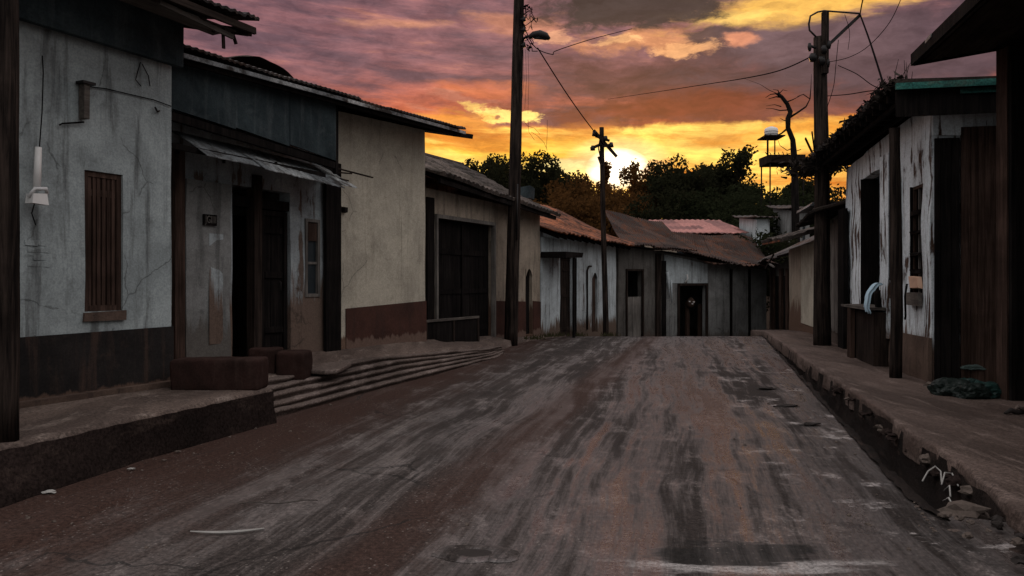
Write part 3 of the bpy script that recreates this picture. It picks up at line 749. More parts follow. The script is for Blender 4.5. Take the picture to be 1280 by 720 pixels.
# awning of broken zinc sheets
aw = []
def awn(pl, pr, w0, w1, drop, name='awning', mat='tin_light', rag=.05, seed=0):
    (ul, zl), (ur, zr_) = pl, pr
    nu = 40; nv = 8
    def f(s, t, o=0):
        u = ul+(ur-ul)*s; z = zl+(zr_-zl)*s
        ww = w0+(w1-w0)*t+ (rag*N(s*9, seed) if t > .9 else 0)
        return (u, ww, z-drop*t-.03*t*t+.004*math.sin(s*(ur-ul)*2*PI/.12)+.015*N(s*4, t*2+seed)-o)
    m = MB(); a = grid(lambda s, t: f(s, t), nu, nv); c = grid(lambda s, t: f(s, t, .012), nu, nv)
    m.add(a.v, a.f); m.add(c.v, [tuple(reversed(q)) for q in c.f])
    ed = [(0,t) for t in range(nv+1)]
    W1 = nv+1; off = len(a.v)
    fs = [(i*W1+nv, (i+1)*W1+nv, off+(i+1)*W1+nv, off+i*W1+nv) for i in range(nu)]
    m.f += fs; m.sm += [False]*len(fs)
    return m.build(name, mat, b.root)
awn((U(214,-.1), Z(225,166,-.4)+.1), (U(408,-.1), Z(405,207,-.4)+.05), -.05, -.72, .34, rag=.01, seed=2)
awn((U(300,-.35), Z(330,190,-.62)-.02), (U(402,-.35), Z(405,214,-.62)+.0), -.40, -.80, .20, 'awning_flap', 'tin_light', .02, 5)
m = MB(); m.bar((U(214,-.55),-.55,Z(225,184,-.55)), (U(406,-.55),-.55,Z(405,219,-.55)), .04, .07)
for px in (222, 280, 345, 400): m.bar((U(px,-.02),-.02,Z(px,190+(px-222)*.18,-.1)), (U(px,-.5),-.5,Z(px,180+(px-222)*.19,-.55)), .04, .05)
m.build('awning_batten', 'wood_black', b.root)
for (pa, pb) in (((408,207),(466,222)), ((415,215),(440,217)), ((418,222),(436,226))):
    MB().bar((U(pa[0],-.4),-.4,Z(*pa,-.4)), (U(pb[0],-.6),-.6,Z(*pb,-.6)), .03, .02).build('stick', 'wood_dark', b.root)
q = b.uz(431,262,-.06); MB().box(q[0]-.05,q[0]+.04,-.10,-.03,q[1]-.05,q[1]+.04,.008).build('cable_clamp', 'wood_black', b.root)
for (px, y0, y1) in ((500,270,330),(508,262,318)):
    m = MB(); m.box(U(px), U(px)+.10, -.034, -.028, Z(px,y1), Z(px,y0), .004); m.build('patch', 'wall_cream', b.root)

# ---------------------------------------------------------------- HOUSE 3 (tiled, wide dark doors)
b = Bld('tiled_house', (-1.86,17.0), (.79,22.5), .12, 'tan house with sagging dark tiled roof and wide dark doors behind the tallest pole')
U, Z = b.u, b.zz
O1 = (U(545), U(617), -.02, Z(580, 276)); O2 = (U(657), U(665.5), Z(660,418), Z(660,336))
zf0, zf1 = Z(540,236), Z(675,266)
shell(b, 'wall_tan', zf0, zf1, zf0+.9, zf1+.9, 2.7, [O1, O2])
d = planks(b, O1[0]+.02, O1[1]-.02, -.02, O1[3]-.02, .14, 'wood_black', 'garage_door', 11)
for i in range(3): MB().box(O1[0]+.05, O1[1]-.05, .118, .132, .3+i*.9, .42+i*.9, .004).build('cross_rail', 'wood_black', d)
MB().box((O1[0]+O1[1])/2-.04, (O1[0]+O1[1])/2+.04, .10, .117, 0, O1[3]-.05).build('middle_stile', 'wood_black', d)
frame(b, O1[0]-.05, O1[1]+.04, -.02, O1[3]+.06, -.05, .08, 'wood_grey', 'door_frame', d, .1, False)
m = MB(); wall(m, (O1[1]+.06,-.02), (O2[0]-.02,-.02), -.1, Z(620,376), Z(655,377), (), .018, .004); wall(m, (O2[1]+.02,-.02), (b.L+.01,-.02), -.1, Z(668,376), Z(675,377), (), .018, .004); m.build('painted_base', 'band_red', b.root)
# arched shutter
m = MB(); u0, u1, z0, z1 = O2; n = 8
pts = [(u0+(u1-u0)*i/n, z1-.22*(1-math.sin(PI*i/n))) for i in range(n+1)]
for i in range(n):
    (ua, za), (ub, zb) = pts[i], pts[i+1]; m.add([(ua,-.01,za),(ub,-.01,zb),(ub,-.01,z1+.02),(ua,-.01,z1+.02)], [(0,1,2,3)])
m.build('arch_head', 'wall_tan', b.root)
planks(b, u0, u1, z0, z1, .10, 'wood_black', 'arched_shutter', 3)
rr0 = (-.15, 2.7, Z(533,195,2.7)); rr1 = (b.L+.35, 2.7, Z(576,209,2.7)+.0)
ze0, ze1 = Z(533,217,-.5), Z(678,266,-.5)
roof(b, (-.2,-.5,ze0), (b.L+.2,-.5,ze1), rr1, rr0, 'tile', 'tile', .03, .022, .22, .07, .05, seed=8)
roof(b, (-.2,5.8,ze0-.1), (b.L+.2,5.8,ze1-.1), (rr1[0],2.72,rr1[2]+.02), (rr0[0],2.72,rr0[2]+.02), 'tile', 'tile', .03, .022, .22, .05, .05, 'rear_roof', seed=9)
m = MB(); m.tube([(rr0[0],2.71,rr0[2]+.05), (b.L*.3,2.71,rr0[2]*.7+rr1[2]*.3+.01), (b.L*.6,2.71,rr0[2]*.4+rr1[2]*.6+.02), (rr1[0],2.71,rr1[2]+.05)], .10, 8); m.build('ridge_cap', 'tile', b.root)
m = MB(); m.bar((-.1,-.42,ze0-.06), (b.L+.1,-.42,ze1-.06), .06, .1)
for i in range(11): u = .1+i*.58; m.bar((u,-.45,ze0+(ze1-ze0)*u/b.L-.05), (u,2.6,(rr0[2]+(rr1[2]-rr0[2])*u/b.L)-.09), .06, .08)
m.build('rafter', 'wood_black', b.root)
q = b.W(b.L*.78, 1.6, 0); 
m = MB(); m.box(U(657,1.6), U(663,1.6), 1.45, 1.8, Z(660,237,1.6)-.3, Z(660,234,1.6), .03); m.build('roof_vent', 'teal_board', b.root)
box(b, U(533.5,-.04), U(542,-.04), -.06, -.015, -.1, zf0-.2, 'wood_black', 'side_post')  # black strip drawn in place of the dark gap beside the house
rl = empty('low_rail', b.W(U(530,-.6), -.6, .22), b.root.rotation_euler.z, 'low plank rail standing before the wide dark doors of the tiled house', 'railing')
w_ = U(598,-.6)-U(530,-.6)
MB().bar((0,0,.47),(w_,0,.47), .05, .05).build('top_rail', 'wood_gx', rl)
m = MB(); m.box(0.02, w_-.02, .0, .03, -.1, .44, .006); m.build('board', 'wood_black', rl)
for i in range(3): MB().box(.02+i*(w_-.08)/2, .08+i*(w_-.08)/2, -.03, -.003, -.15, .44).build('leg', 'wood_dark', rl)

# ---------------------------------------------------------------- HOUSE 4 (pale, rusty roof)
b = Bld('rusty_roof_house', (.83,22.6), (3.64,28.0), -.35, 'pale washed house with orange rusted tin roof and dark porch door')
U, Z = b.u, b.zz
O1 = (U(700), U(715), 0, Z(708,322)); O2 = (U(740), U(747), Z(744,415), Z(744,341))
zf0, zf1 = Z(677,296), Z(770,308)
shell(b, 'wall_pale', zf0, zf1, zf0+.9, zf1+.9, 3.2, [O1, O2])
door(b, *O1, .1, 'wood_dark', 'wood_dark')
door(b, U(716.5,-.03), U(719.5,-.03), 0, O1[3], -.04, 'wood_black', 'wood_black', handle=False, t=.02)
planks(b, O2[0], O2[1], O2[2], O2[3], .08, 'wood_brown', 'arched_shutter', 3)
n = 8; pts = [(O2[0]+(O2[1]-O2[0])*i/n, O2[3]-.2*(1-math.sin(PI*i/n))) for i in range(n+1)]; m = MB()
for i in range(n):
    (ua, za), (ub, zb) = pts[i], pts[i+1]; m.add([(ua,-.01,za),(ub,-.01,zb),(ub,-.01,O2[3]+.02),(ua,-.01,O2[3]+.02)], [(0,1,2,3)])
m.build('arch_head', 'wall_pale', b.root)
MB().tube([(U(733),-.03,Z(733,412)), (U(733),-.03,Z(733,338)), (U(735),-.03,Z(735,333)), (U(738),-.03,Z(738,333))], .03, 6).build('drainpipe', 'wood_dark', b.root)
m = MB(); m.box(-.05, U(719,-.5), -.75, .0, Z(690,322,-.3), Z(690,317,-.3)+.03, .03); m.build('porch_roof', 'wood_black', b.root)
MB().box(U(717,-.7), U(718.5,-.7), -.72, -.66, 0, Z(690,321,-.3)).build('porch_post', 'wood_black', b.root)
ze0, ze1 = Z(678,291,-.55), Z(790,309,-.55)
roof(b, (-.1,-.55,ze0), (b.L+1.0,-.55,ze1), (8.2,3.2,Z(700,263,3.2)), (-.1,3.2,Z(690,262,3.2)), 'tin_rust', 'tin', .03, .03, .25, .08, .10, seed=11)
m = MB()
for i in range(12): u = .1+i*.55; m.bar((u,-.5,ze0+(ze1-ze0)*u/b.L-.06), (u,3,Z(690,262,3.2)-.14-.02*u), .06, .08)
m.build('rafter', 'wood_black', b.root)

# ---------------------------------------------------------------- HOUSE 5 (dark, half door)
b = Bld('soot_stained_house', (3.75,28.2), (5.66,30.0), -.75, 'sooty dark walled cottage with a half door, right of the thin pole')
U, Z = b.u, b.zz
O1 = (U(783), U(803), 0, Z(793,338))
zf0, zf1 = Z(772,308), Z(826,314)
shell(b, 'wall_dark', zf0, zf1, zf0+.1, zf1+.1, 3.4, [O1])
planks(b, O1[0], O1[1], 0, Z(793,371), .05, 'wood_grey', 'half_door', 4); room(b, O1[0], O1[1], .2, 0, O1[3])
frame(b, O1[0]-.04, O1[1]+.04, 0, O1[3]+.05, -.05, .07, 'wood_dark', 'door_frame', None, .08, False)
roof(b, (-.2,-.5,Z(772,307,-.5)), (b.L+1.5,-.5,Z(862,312,-.5)), (7.5,3.6,Z(828,281,3.6)), (3.5,3.6,Z(762,266,3.6)), 'tin_brown', 'tin', .03, .02, .15, .16, .14, seed=13)
roof(b, (-.3,-.2,zf0), (b.L+.3,-.2,zf1), (b.L+.3,3.7,zf1+.2), (-.3,3.7,zf0+.2), 'tin_dark', 'tin', .02, sag=.01, name='rear_roof')
box(b, U(820,-.05), U(825,-.05), -.10, -.02, 0, zf1-.1, 'wood_dark', 'corner_post')

# ---------------------------------------------------------------- HOUSE 6 (grey sheets, dark doorway)
b = Bld('sheet_walled_house', (5.72,30.1), (10.5,33.0), -1.0, 'low grey house of cement sheets with dark open doorway at the end of the street')
U, Z = b.u, b.zz
O1 = (U(848), U(883), 0, Z(865,356))
zf0, zf1 = Z(830,316), Z(958,338)
shell(b, 'wall_slab', zf0, zf1, zf0+.1, zf1+.1, 3.2, [O1])
m = MB(); wall(m, (U(830),-.02), (U(884),-.02), Z(865,354), Z(830,318)-.0, Z(884,330), (), .018, .004); m.build('washed_lintel', 'wall_pale', b.root)
frame(b, O1[0]-.06, O1[1]+.06, 0, O1[3]+.06, -.05, .09, 'wood_dark', 'door_frame', None, .08, False)
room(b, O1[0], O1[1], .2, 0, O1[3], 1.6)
for px in (913, 936): box(b, U(px,-.05), U(px+2.2,-.05), -.07, -.015, 0, Z(px,336), 'wood_black', 'batten')
box(b, U(826,-.05), U(832,-.05), -.09, -.02, 0, Z(829,326), 'wood_black', 'corner_post')
for i, (px, a, c) in enumerate(((833,338,372),(836.5,350,378),(831.5,340,358))):
    MB().tube([(U(px),-.10,Z(px,a)), (U(px)+.02,-.12,Z(px,(a+c)/2)), (U(px)+.05,-.10,Z(px,c))], [.05,.03,.02], 6).build('hanging_rag', 'wall_pale', b.root)
MB().tube([(U(855),-.05,Z(855,353)), (U(857),-.12,Z(857,348)), (U(856),-.12,Z(856,343))], .03, 6).build('lamp_hook', 'white_metal', b.root)
roof(b, (-.4,-.6,Z(842,314,-.6)), (b.L+.3,-.6,Z(963,338,-.6)), (8.2,3.2,Z(945,300,3.2)), (3.3,3.2,Z(845,292,3.2)), 'tin_brown', 'tin', .03, .02, .15, .22, .2, seed=17)
roof(b, (-.3,-.2,zf0), (b.L+.3,-.2,zf1), (b.L+.3,3.4,zf1+.2), (-.3,3.4,zf0+.2), 'tin_dark', 'tin', .02, sag=.01, name='rear_roof')
roof(b, (b.L*.30,-.7,Z(885,331,-.7)), (b.L+.2,-.7,Z(962,336,-.7)+.05), (b.L+.2,1.4,Z(948,316,1.4)), (b.L*.30,1.4,Z(868,308,1.4)), 'tin_brown', 'tin', .03, .03, .3, .10, .16, 'patched_roof', seed=19)
for k, px in enumerate((859, 875)):
    MB().bar((U(px,.5),.5,0), (U(px,.5),.5,Z(px,377+k*3,.5)), .16, .1).build('inner_post', 'wood_brown', b.root)
hg = tag(MB().tube([(0,0,0),(.02,0,-.12),(0,.0,-.32),(-.02,0,-.40)], [.06,.17,.16,.05], 10).build('hanging_bundle', 'wood_brown', None, b.W(U(863,.3), .3, Z(863,372,.3))), 'small brown bundle with pale knots hanging in the dark doorway at the street end', 'bundle')
for dx, dz in ((-.07,-.15),(.09,-.17),(.04,-.24)): MB().tube([(dx-.03,-.16,dz),(dx+.03,-.17,dz)], [.02,.03], 6).build('pale_knot', 'white_metal', hg)

# ---------------------------------------------------------------- HOUSE 7 (dark shack, right of street end)
b = Bld('dark_shack', (10.75,33.4), (9.85,27.6), -.5, 'dark timber shack squeezed between the grey sheet house and the pale right hand house')
U, Z = b.u, b.zz
shell(b, 'wall_dark', Z(963,337), Z(990,320), 3.4, 3.6, 4, [])
for px in (965, 975, 983): box(b, U(px,-.06), U(px+3,-.06), -.10, -.02, 0, Z(px,336), 'wood_brown', 'timber_post')
planks(b, .6, b.L-.4, 0, Z(975,345), -.02, 'wood_black', 'plank_wall', 18)
roof(b, (-.2,-.7,Z(957,330,-.7)), (b.L+.3,-.7,Z(985,318,-.7)), (b.L+.3,4,Z(1000,300,4)+.3), (-.2,4,Z(975,300,4)+.3), 'tin_dark', 'tin', .03, .03, .3, .12, .2, seed=23)
MB().bar((U(957,-.8),-.8,Z(957,336,-.8)), (U(967,-.8),-.8,Z(967,318,-.8)), .05).build('loose_stick', 'wood_dark', b.root)
MB().bar((U(962,-.8),-.8,Z(962,330,-.8)), (U(968,-.8),-.8,Z(968,334,-.8)), .05).build('loose_stick', 'wood_grey', b.root)

# ---------------------------------------------------------------- RIGHT SIDE
# house R2
b = Bld('beige_house', (9.42,27.2), (8.22,21.6), .05, 'small beige plastered house with thin tile edge just left of the right pole')
U, Z = b.u, b.zz
shell(b, 'wall_tan', Z(993,310), Z(1018,300), 3.8, 3.9, 4, [])
m = MB(); wall(m, (U(1002),-.02), (b.L,-.02), .3, Z(1005,304)-.05, Z(1018,300)-.1, (), .018, .004); m.build('washed_panel', 'wall_cream', b.root)
roof(b, (-.2,-.85,Z(972,296,-.85)), (b.L+.2,-.85,Z(1016,284,-.85)), (b.L+.2,4,4.2), (-.2,4,4.2), 'tile', 'tile', .03, .03, .25, .08, .1, seed=27)
m = MB(); m.bar((.3,-.88,Z(978,294,-.88)), (b.L,-.88,Z(1010,287,-.88)), .04, .05); m.build('eave_tile', 'tin_rust', b.root)
# house R3
b = Bld('narrow_house', (8.18,21.4), (7.48,18.1), .1, 'narrow grey plank fronted house right of the leaning pole')
U, Z = b.u, b.zz
shell(b, 'wall_dark', Z(1035,282), Z(1058,262), 3.9, 3.9, 4, [])
planks(b, U(1036), U(1052), .3, Z(1045,274), -.03, 'wood_grey', 'plank_front', 7, rag=.1)
box(b, U(1051,-.06), U(1058,-.06), -.12, -.03, 0, 3.1, 'wood_black', 'corner_post')
roof(b, (-.2,-.55,Z(1032,270,-.55)), (b.L+.2,-.55,Z(1060,247,-.55)), (b.L+.2,4,4.4), (-.2,4,4.4), 'thatch', 'tin', .05, .03, .3, .08, .15, seed=31)
m = MB(); m.box(.8, b.L-.5, -.6, .2, Z(1045,246,-.4), Z(1045,246,-.4)+.03, .06); m.build('loose_sheet', 'tin_light', b.root)

# house R4: peeling wall, timber end
b = Bld('peeling_house', (7.43,17.8), (6.1,11.63), .12, 'house with peeling whitewashed wall, timber plank end and overgrown eave on the right')
U, Z = b.u, b.zz; H4 = b
Od = (U(1078), U(1100.5), .0, 3.55)          # dark recess
Ow = (U(1139), U(1152), Z(1145,378), Z(1145,232))   # narrow broken window
zt = 3.98
m = MB(); wall(m, (0,0), (b.L,0), -.3, zt, 4.12, [Od, Ow], .22, .025, .25)
wall(m, (b.L,.223), (b.L,5), -.3, 4.1, 4.1, (), .22, .01, .6); wall(m, (b.L-.225,4.99), (.225,4.99), -.3, 4, 4, (), .22, 0, 1); wall(m, (0,5), (0,.223), -.3, 3.9, 3.9, (), .22, .01, .6)
m.build('wall', 'wall_peel', b.root)
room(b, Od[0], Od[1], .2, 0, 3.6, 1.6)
box(b, Od[0]+.004, Od[0]+.035, -.035, .30, .0, 3.54, 'wood_black', 'door_jamb')  # black panel hides the pale far jamb, painting the recess's shade
box(b, Ow[0]+.004, Ow[0]+.02, -.02, .24, Ow[2], Ow[3], 'wood_black', 'reveal_shade_panel')  # black lining paints shade onto the far side of the window opening
m = MB(); wall(m, (Od[1]+.03,-.05), (b.L+.04,-.05), -.1, .62, .66, (), .045, .03, .2); m.build('mud_footing', 'band_mud', b.root)
m = MB(); wall(m, (0,-.05), (Od[0]-.02,-.05), -.1, .55, .55, (), .045, .02, .2); m.build('mud_footing', 'band_mud', b.root)
box(b, U(1100,-.1)+.0, U(1110,-.1), -.10, -.052, .5, 3.7, 'wall_peel', 'plaster_strip')
box(b, U(1111,-.13), U(1116,-.13), -.13, -.05, 1.5, 3.2, 'wood_black', 'timber_stud')
# counter in the recess
box(b, U(1059,-.3), U(1092,-.3), -.42, .1, .98, 1.03, 'wood_gx', 'counter')
box(b, U(1062,-.3), U(1092,-.3), -.30, -.03, 0, .95, 'wood_dark', 'counter_base')
box(b, U(1059,-.4), U(1063,-.4), -.40, -.32, 0, .98, 'wood_brown', 'counter_leg')
# window in the peeling wall
wn = frame(b, Ow[0], Ow[1], Ow[2], Ow[3], .02, .05, 'wood_brown', 'window')
box(b, Ow[0]+.05, Ow[1]-.05, .10, .12, Ow[2]+.05, Ow[3]-.05, 'wood_dark', 'shutter', wn)
box(b, (Ow[0]+Ow[1])/2-.02, (Ow[0]+Ow[1])/2+.02, .03, .06, Ow[2]+.05, Ow[3]-.05, 'wood_grey', 'glazing_bar', wn)
for pz in (265, 290, 318, 340): box(b, Ow[0]+.03, Ow[1]-.02, -.03, .02, Z(1146,pz)-.03, Z(1146,pz)+.03, 'wood_black', 'shutter_hinge', wn, .02)
box(b, Ow[0]+.05, Ow[1]-.03, -.04, .015, Z(1146,360), Z(1146,346), 'peach_glint', 'reflected_glow_patch', wn, .015)  # peach patch painted in place of reflected light at the window
box(b, Ow[0]-.02, Ow[1]+.04, -.07, -.0, Z(1146,382), Z(1146,366), 'wood_gx', 'sill_box', wn)
MB().tube([(Ow[0]-.05,-.05,Z(1137,355)), (Ow[0]-.12,-.06,Z(1136,370)), (Ow[0]-.13,-.05,Z(1134,395)), (Ow[0]-.2,-.04,Z(1130,398))], .018, 6).build('loose_cable', 'wire', b.root)
# plank end wall
m = MB()
def endplanks(y0, y1, z0, z1f, mat, name, n, x=b.L+.03, rag=0):
    mm = MB(); yv = y0; ws = [random.uniform(.6, 1.4) for _ in range(n)]; S = sum(ws)
    for q in ws:
        dy = (y1-y0)*q/S; o = random.uniform(-.012, .012); mm.box(x+o, x+o+.04, yv+.004, yv+dy-.004, z0, z1f-random.uniform(0, rag)); yv += dy
    return mm.build(name, mat, b.root)
endplanks(.02, .36, -.1, 3.55, 'wood_black', 'end_plank', 3)
endplanks(.37, 1.0, -.1, 3.7, 'wood_brown', 'end_plank', 5)
endplanks(1.01, 4.6, -.1, 3.7, 'wood_dark', 'end_plank', 18)
m = MB(); m.add([(b.L+.05,0,3.05+.55),(b.L+.05,.42,3.58),(b.L+.06,.36,4.05),(b.L+.05,0,4.1),(b.L+.02,0,3.6),(b.L+.02,.42,3.58),(b.L+.02,.36,4.05),(b.L+.02,0,4.1)], [(0,1,2,3),(7,6,5,4),(0,4,5,1),(1,5,6,2),(2,6,7,3),(3,7,4,0)]); m.build('torn_sheet', 'wall_peel', b.root)
# roof of R4
zc = Z(1125,104,-.62); zfar = Z(1012,206,-.62)
roof(b, (-.9,-.62,zfar), (b.L+.45,-.62,zc), (b.L+.45,4.8,zc+.06), (-.9,4.8,zfar+.2), 'thatch', 'tin', .07, .02, .2, .06, .10, seed=37)
m = MB()
for i in range(16):
    u = -.6+i*.46; z = zfar+(zc-zfar)*(u+.9)/(b.L+1.35); m.bar((u,-.6,z-.06), (u,4.6,z+.02), .06, .09)
for w in (-.45, -.15): m.bar((-.8,w,zfar-.12), (b.L+.4,w,zc-.12), .05, .06)
m.build('rafter', 'wood_black', b.root)
gt = MB(); gt.box(b.L+.46, b.L+.53, -.60, 3.5, zc-.02, zc+.075, .008); gt.build('green_gutter', 'teal_trim', b.root)
gt = MB(); gt.box(b.L+.40, b.L+.46, .25, 1.6, zc-.11, zc-.03, .012); gt.build('green_batten', 'teal_trim', b.root)
gt = MB(); gt.box(b.L+.38, b.L+.42, -.58, 3.4, zc-.38, zc-.03, .01); gt.build('gable_board', 'wood_black', b.root)
# ragged debris along eave
rng = random.Random(5)
def tufts(n, fn, size, rng, mat, name, parent):
    m = MB()
    for i in range(n):
        c = fn(rng); s = size*rng.uniform(.4, 1.3)
        a = Vector((rng.uniform(-1,1), rng.uniform(-1,1), rng.uniform(-.6,1))).normalized()*s; bb = Vector((rng.uniform(-1,1), rng.uniform(-1,1), rng.uniform(-1,1))).normalized()*s*.45
        c = Vector(c); m.add([c-a-bb, c+a-bb*.3, c+a+bb*.3, c-a+bb], [(0,1,2,3)])
    return m.build(name, mat, parent)
def eavept(r):
    t = r.random(); u = -.9+(b.L+1.3)*t; z = zfar+(zc-zfar)*t
    return (u, -.60+r.gauss(0,.05), z+.05+abs(r.gauss(0,.06))*(1.2 if N(u*2) > 0 else .5))
tufts(1500, eavept, .07, rng, 'thatch', 'matted_debris', b.root)
def lumppt(r):
    a = r.random(); u = -1.4+1.1*r.random(); return (u, -.5+r.gauss(0,.30), zfar-.08+r.gauss(0,.09))
tufts(900, lumppt, .09, rng, 'thatch', 'debris_clump', b.root)
wd = tag(MB().build('dry_stalks', 'grass') if False else MB().tube([(0,0,0),(0,0,.05)], .004, 4).build('dry_stalks', 'thatch', None, b.W(b.L+.3,-.55,zc+.05)), 'dry bare stalks sprouting from the corner of the green guttered roof', 'plant')
for i in range(7):
    x = rng.uniform(-.15,.25); h_ = rng.uniform(.15,.42); y = rng.uniform(-.1,.1)
    MB().tube([(x,y,0),(x+rng.uniform(-.04,.04),y,h_*.5),(x+rng.uniform(-.1,.1),y,h_)], [.008,.006,.003], 4).build('stalk', 'thatch', wd)
for i in range(4): MB().bar((-.95-.1*i,-.45,zfar+.05), (-.7+.3*i,-.9+.1*i,zfar+.45+.08*i), .03, .05).build('roof_stick', 'wood_black', b.root) if i in (1,2) else None
# street posts
p1 = H4.W(U(1120,-.35), -.35, 0)
post('veranda_post', p1.x, p1.y, .11, 3.95, .085, 'wood_pole', 'slim dark veranda post in front of the peeling white wall')
cl_u = U(1094,-.2)
def f_cloth(s, t):
    a = PI*(.15+.85*t); return (0.02+.08*s-.02, -.0+.16*math.cos(a)*-1, .0)
ck = MB(); pts = []
vs = []; n1, n2 = 14, 4
for i in range(n1+1):
    a = PI*i/n1*.62
    for k in range(n2+1):
        vs.append((-.24*math.sin(a)*1.0+.24*0+ .02*N(i*.5,k), -.06+.14*k/n2, .36*math.cos(a)+.012*math.sin(k*3+i)))
fs = [(i*(n2+1)+k, (i+1)*(n2+1)+k, (i+1)*(n2+1)+k+1, i*(n2+1)+k+1) for i in range(n1) for k in range(n2)]
o_ = len(vs); vs2 = vs+[(v[0]+.045, v[1], v[2]-.03) for v in vs]
fs2 = fs+[tuple(reversed([q+o_ for q in f])) for f in fs]
W_ = n2+1
fs2 += [(i*W_, (i+1)*W_, o_+(i+1)*W_, o_+i*W_) for i in range(n1)]+[(i*W_+n2, (i+1)*W_+n2, o_+(i+1)*W_+n2, o_+i*W_+n2) for i in range(n1)]
ck.add(vs2, fs2, True)
cl = ck.build('hung_cloth', 'cloth_blue', None, H4.W(U(1100,-.25), -.25, Z(1100,380,-.25))); cl.rotation_euler = (0,0,0)
tag(cl, 'pale blue cloth curling over a dark stake beside the wooden counter', 'cloth')
q = H4.W(U(1098,-.2), -.2, 0); post('stake', q.x, q.y, .1, 1.45, .06, 'wood_black', 'short dark stake beside the counter, under the pale blue cloth')

# right foreground house (only its roof, post and wall corner show)
b = Bld('porch_house', (6.62,10.05), (4.8,1.5), .12, 'dark timber house at the right edge with a deep overhanging porch roof')
shell(b, 'wood_black', 4.3, 4.3, 5, 5, 4, [], jit=.005)
planks(b, 0, b.L, 0, 4.2, -.045, 'wood_dark', 'plank_wall', 50)
zc2 = 1.6+.277*10.45-.12
fa = b.n*0
c1 = Vector((5.25,10.45)); loc = lambda x, y: ((Vector((x,y))-b.A).dot(b.d), (Vector((x,y))-b.A).dot(b.n))
lu, lw = loc(5.25,10.45)
roof(b, (lu,lw,zc2), (b.L+.5,lw,zc2), (b.L+.5,5,zc2+.9), (lu,5,zc2+.9), 'tin_dark', 'flat', .05, sag=.02, rag=.02, seed=41)
m = MB(); m.bar((lu,lw-.02,zc2-.0), (b.L+.4,lw-.02,zc2-.0), .04, .15); m.build('barge_board', 'wood_black', b.root)
m = MB(); m.bar((lu-.03,lw,zc2+.045), (lu+.9,lw-.035,zc2+.055), .03, .04); m.build('edge_flashing', 'tin_light', b.root)
m = MB(); m.bar((lu-.02,lw,zc2-.02), (lu-.02,4.8,zc2+.84), .04, .10); m.build('end_board', 'wood_black', b.root)
m = MB()
for i in range(22): x = lw+.12+i*.2; z = zc2-.035+(x-lw)*.9/(5-lw); m.box(lu+.03, b.L+.3, x, x+.192, z, z+.018, .002)
m.build('ceiling_board', 'wood_dx', b.root)
pp = MB(); pp.box(-.15, .15, -.15, .15, 0, 4.6, .008); pt = tag(pp.build('square_post', 'wood_black', None, (6.30,10.0,.11)), 'thick square dark porch post at the right edge of the picture', 'post')
MB().box(-.175,-.153,-.1,.12,0,4.4,.004).build('lit_edge_strip', 'wood_brown', pt)  # brown strip paints the orange-lit edge of the post

# ---------------------------------------------------------------- utility poles
def upole(name, x, y, z0, z1, r, label, lean=(0,0)):
    root = empty(name, (x, y, z0), 0, label, 'utility pole', 'utility poles along the street')
    pts = []; rs = []; k = 20
    for i in range(k+1):
        t = i/k; pts.append((lean[0]*t+.03*N(t*2, x), lean[1]*t, (z1-z0)*t)); rs.append(r*(1.12-.3*t)*(1+.05*N(t*9, x*3)))
    MB().tube(pts, rs, 16).build('pole', 'wood_pole', root); return root
pL = upole('utility_pole', -.02, 20.0, -.05, 9.3, .155, 'tallest dark wooden pole with a street lamp and tangled wires, left of the road', (.22,0))
rng = random.Random(11)
# lamp arm
def rel(root, px, py, Y): return P(px, py, Y)-Vector(root.location)
MB().tube([rel(pL,650,52,20), rel(pL,658,46,19.9), rel(pL,664,45,19.8)], .035, 8).build('lamp_arm', 'metal_dark', pL)
m = MB(); a = rel(pL,662,47,19.8); 
hp = [rel(pL,661,47,19.8), rel(pL,667,43.5,19.8), rel(pL,675,42.5,19.75), rel(pL,682,45,19.7), rel(pL,687,49,19.7)]
m.tube(hp, [.05,.085,.10,.09,.04], 10); m.build('lamp_head', 'metal_dark', pL)
MB().tube([rel(pL,668,47,19.8), rel(pL,676,46.5,19.75), rel(pL,683,49,19.7)], [.04,.06,.03], 8).build('lamp_lens', 'glass', pL)
for (z_, dy) in ((25,0),(38,0),(57,0)):
    MB().tube([rel(pL,648,z_,20), rel(pL,655,z_-1,19.8)], .03, 6).build('bracket', 'metal_dark', pL)
    MB().tube([rel(pL,655,z_+2,19.8), rel(pL,655,z_-4,19.8)], [.05,.03], 8).build('insulator', 'metal_dark', pL)
for i in range(15):
    p0 = (rng.uniform(650,660), rng.uniform(8,62)); pts = [rel(pL, p0[0], p0[1], 20)]; x, y = p0
    for k in range(6):
        x += rng.uniform(-5,7); y += rng.uniform(-9,9); x = min(max(x, 650), 672); y = min(max(y, 6), 64); pts.append(rel(pL, x, y, 20+rng.uniform(-.3,.3)))
    MB().tube(pts, rng.uniform(.008,.016), 4).build('tangled_wire', 'wire', pL)
for i in range(3):
    x = 654+i*3; pts = [rel(pL, x, 62, 20), rel(pL, x+1, 100, 20.05), rel(pL, x-2+i, 130+i*6, 20.0)]
    MB().tube(pts, .005, 4).build('trailing_wire', 'wire', pL)
for pts in ([(655,152),(660,158),(668,160),(675,168)], [(664,165),(672,170),(680,178),(684,188)], [(684,150),(684,168),(683,186)], [(660,150),(661,165),(668,175)]):
    MB().tube([rel(pL, a, c, 20.1) for a, c in pts], .006, 4).build('trailing_wire', 'wire', pL)
MB().tube([rel(pL,647,230,19.83), rel(pL,646,300,19.83)], .02, 6).build('conduit', 'metal_dark', pL)

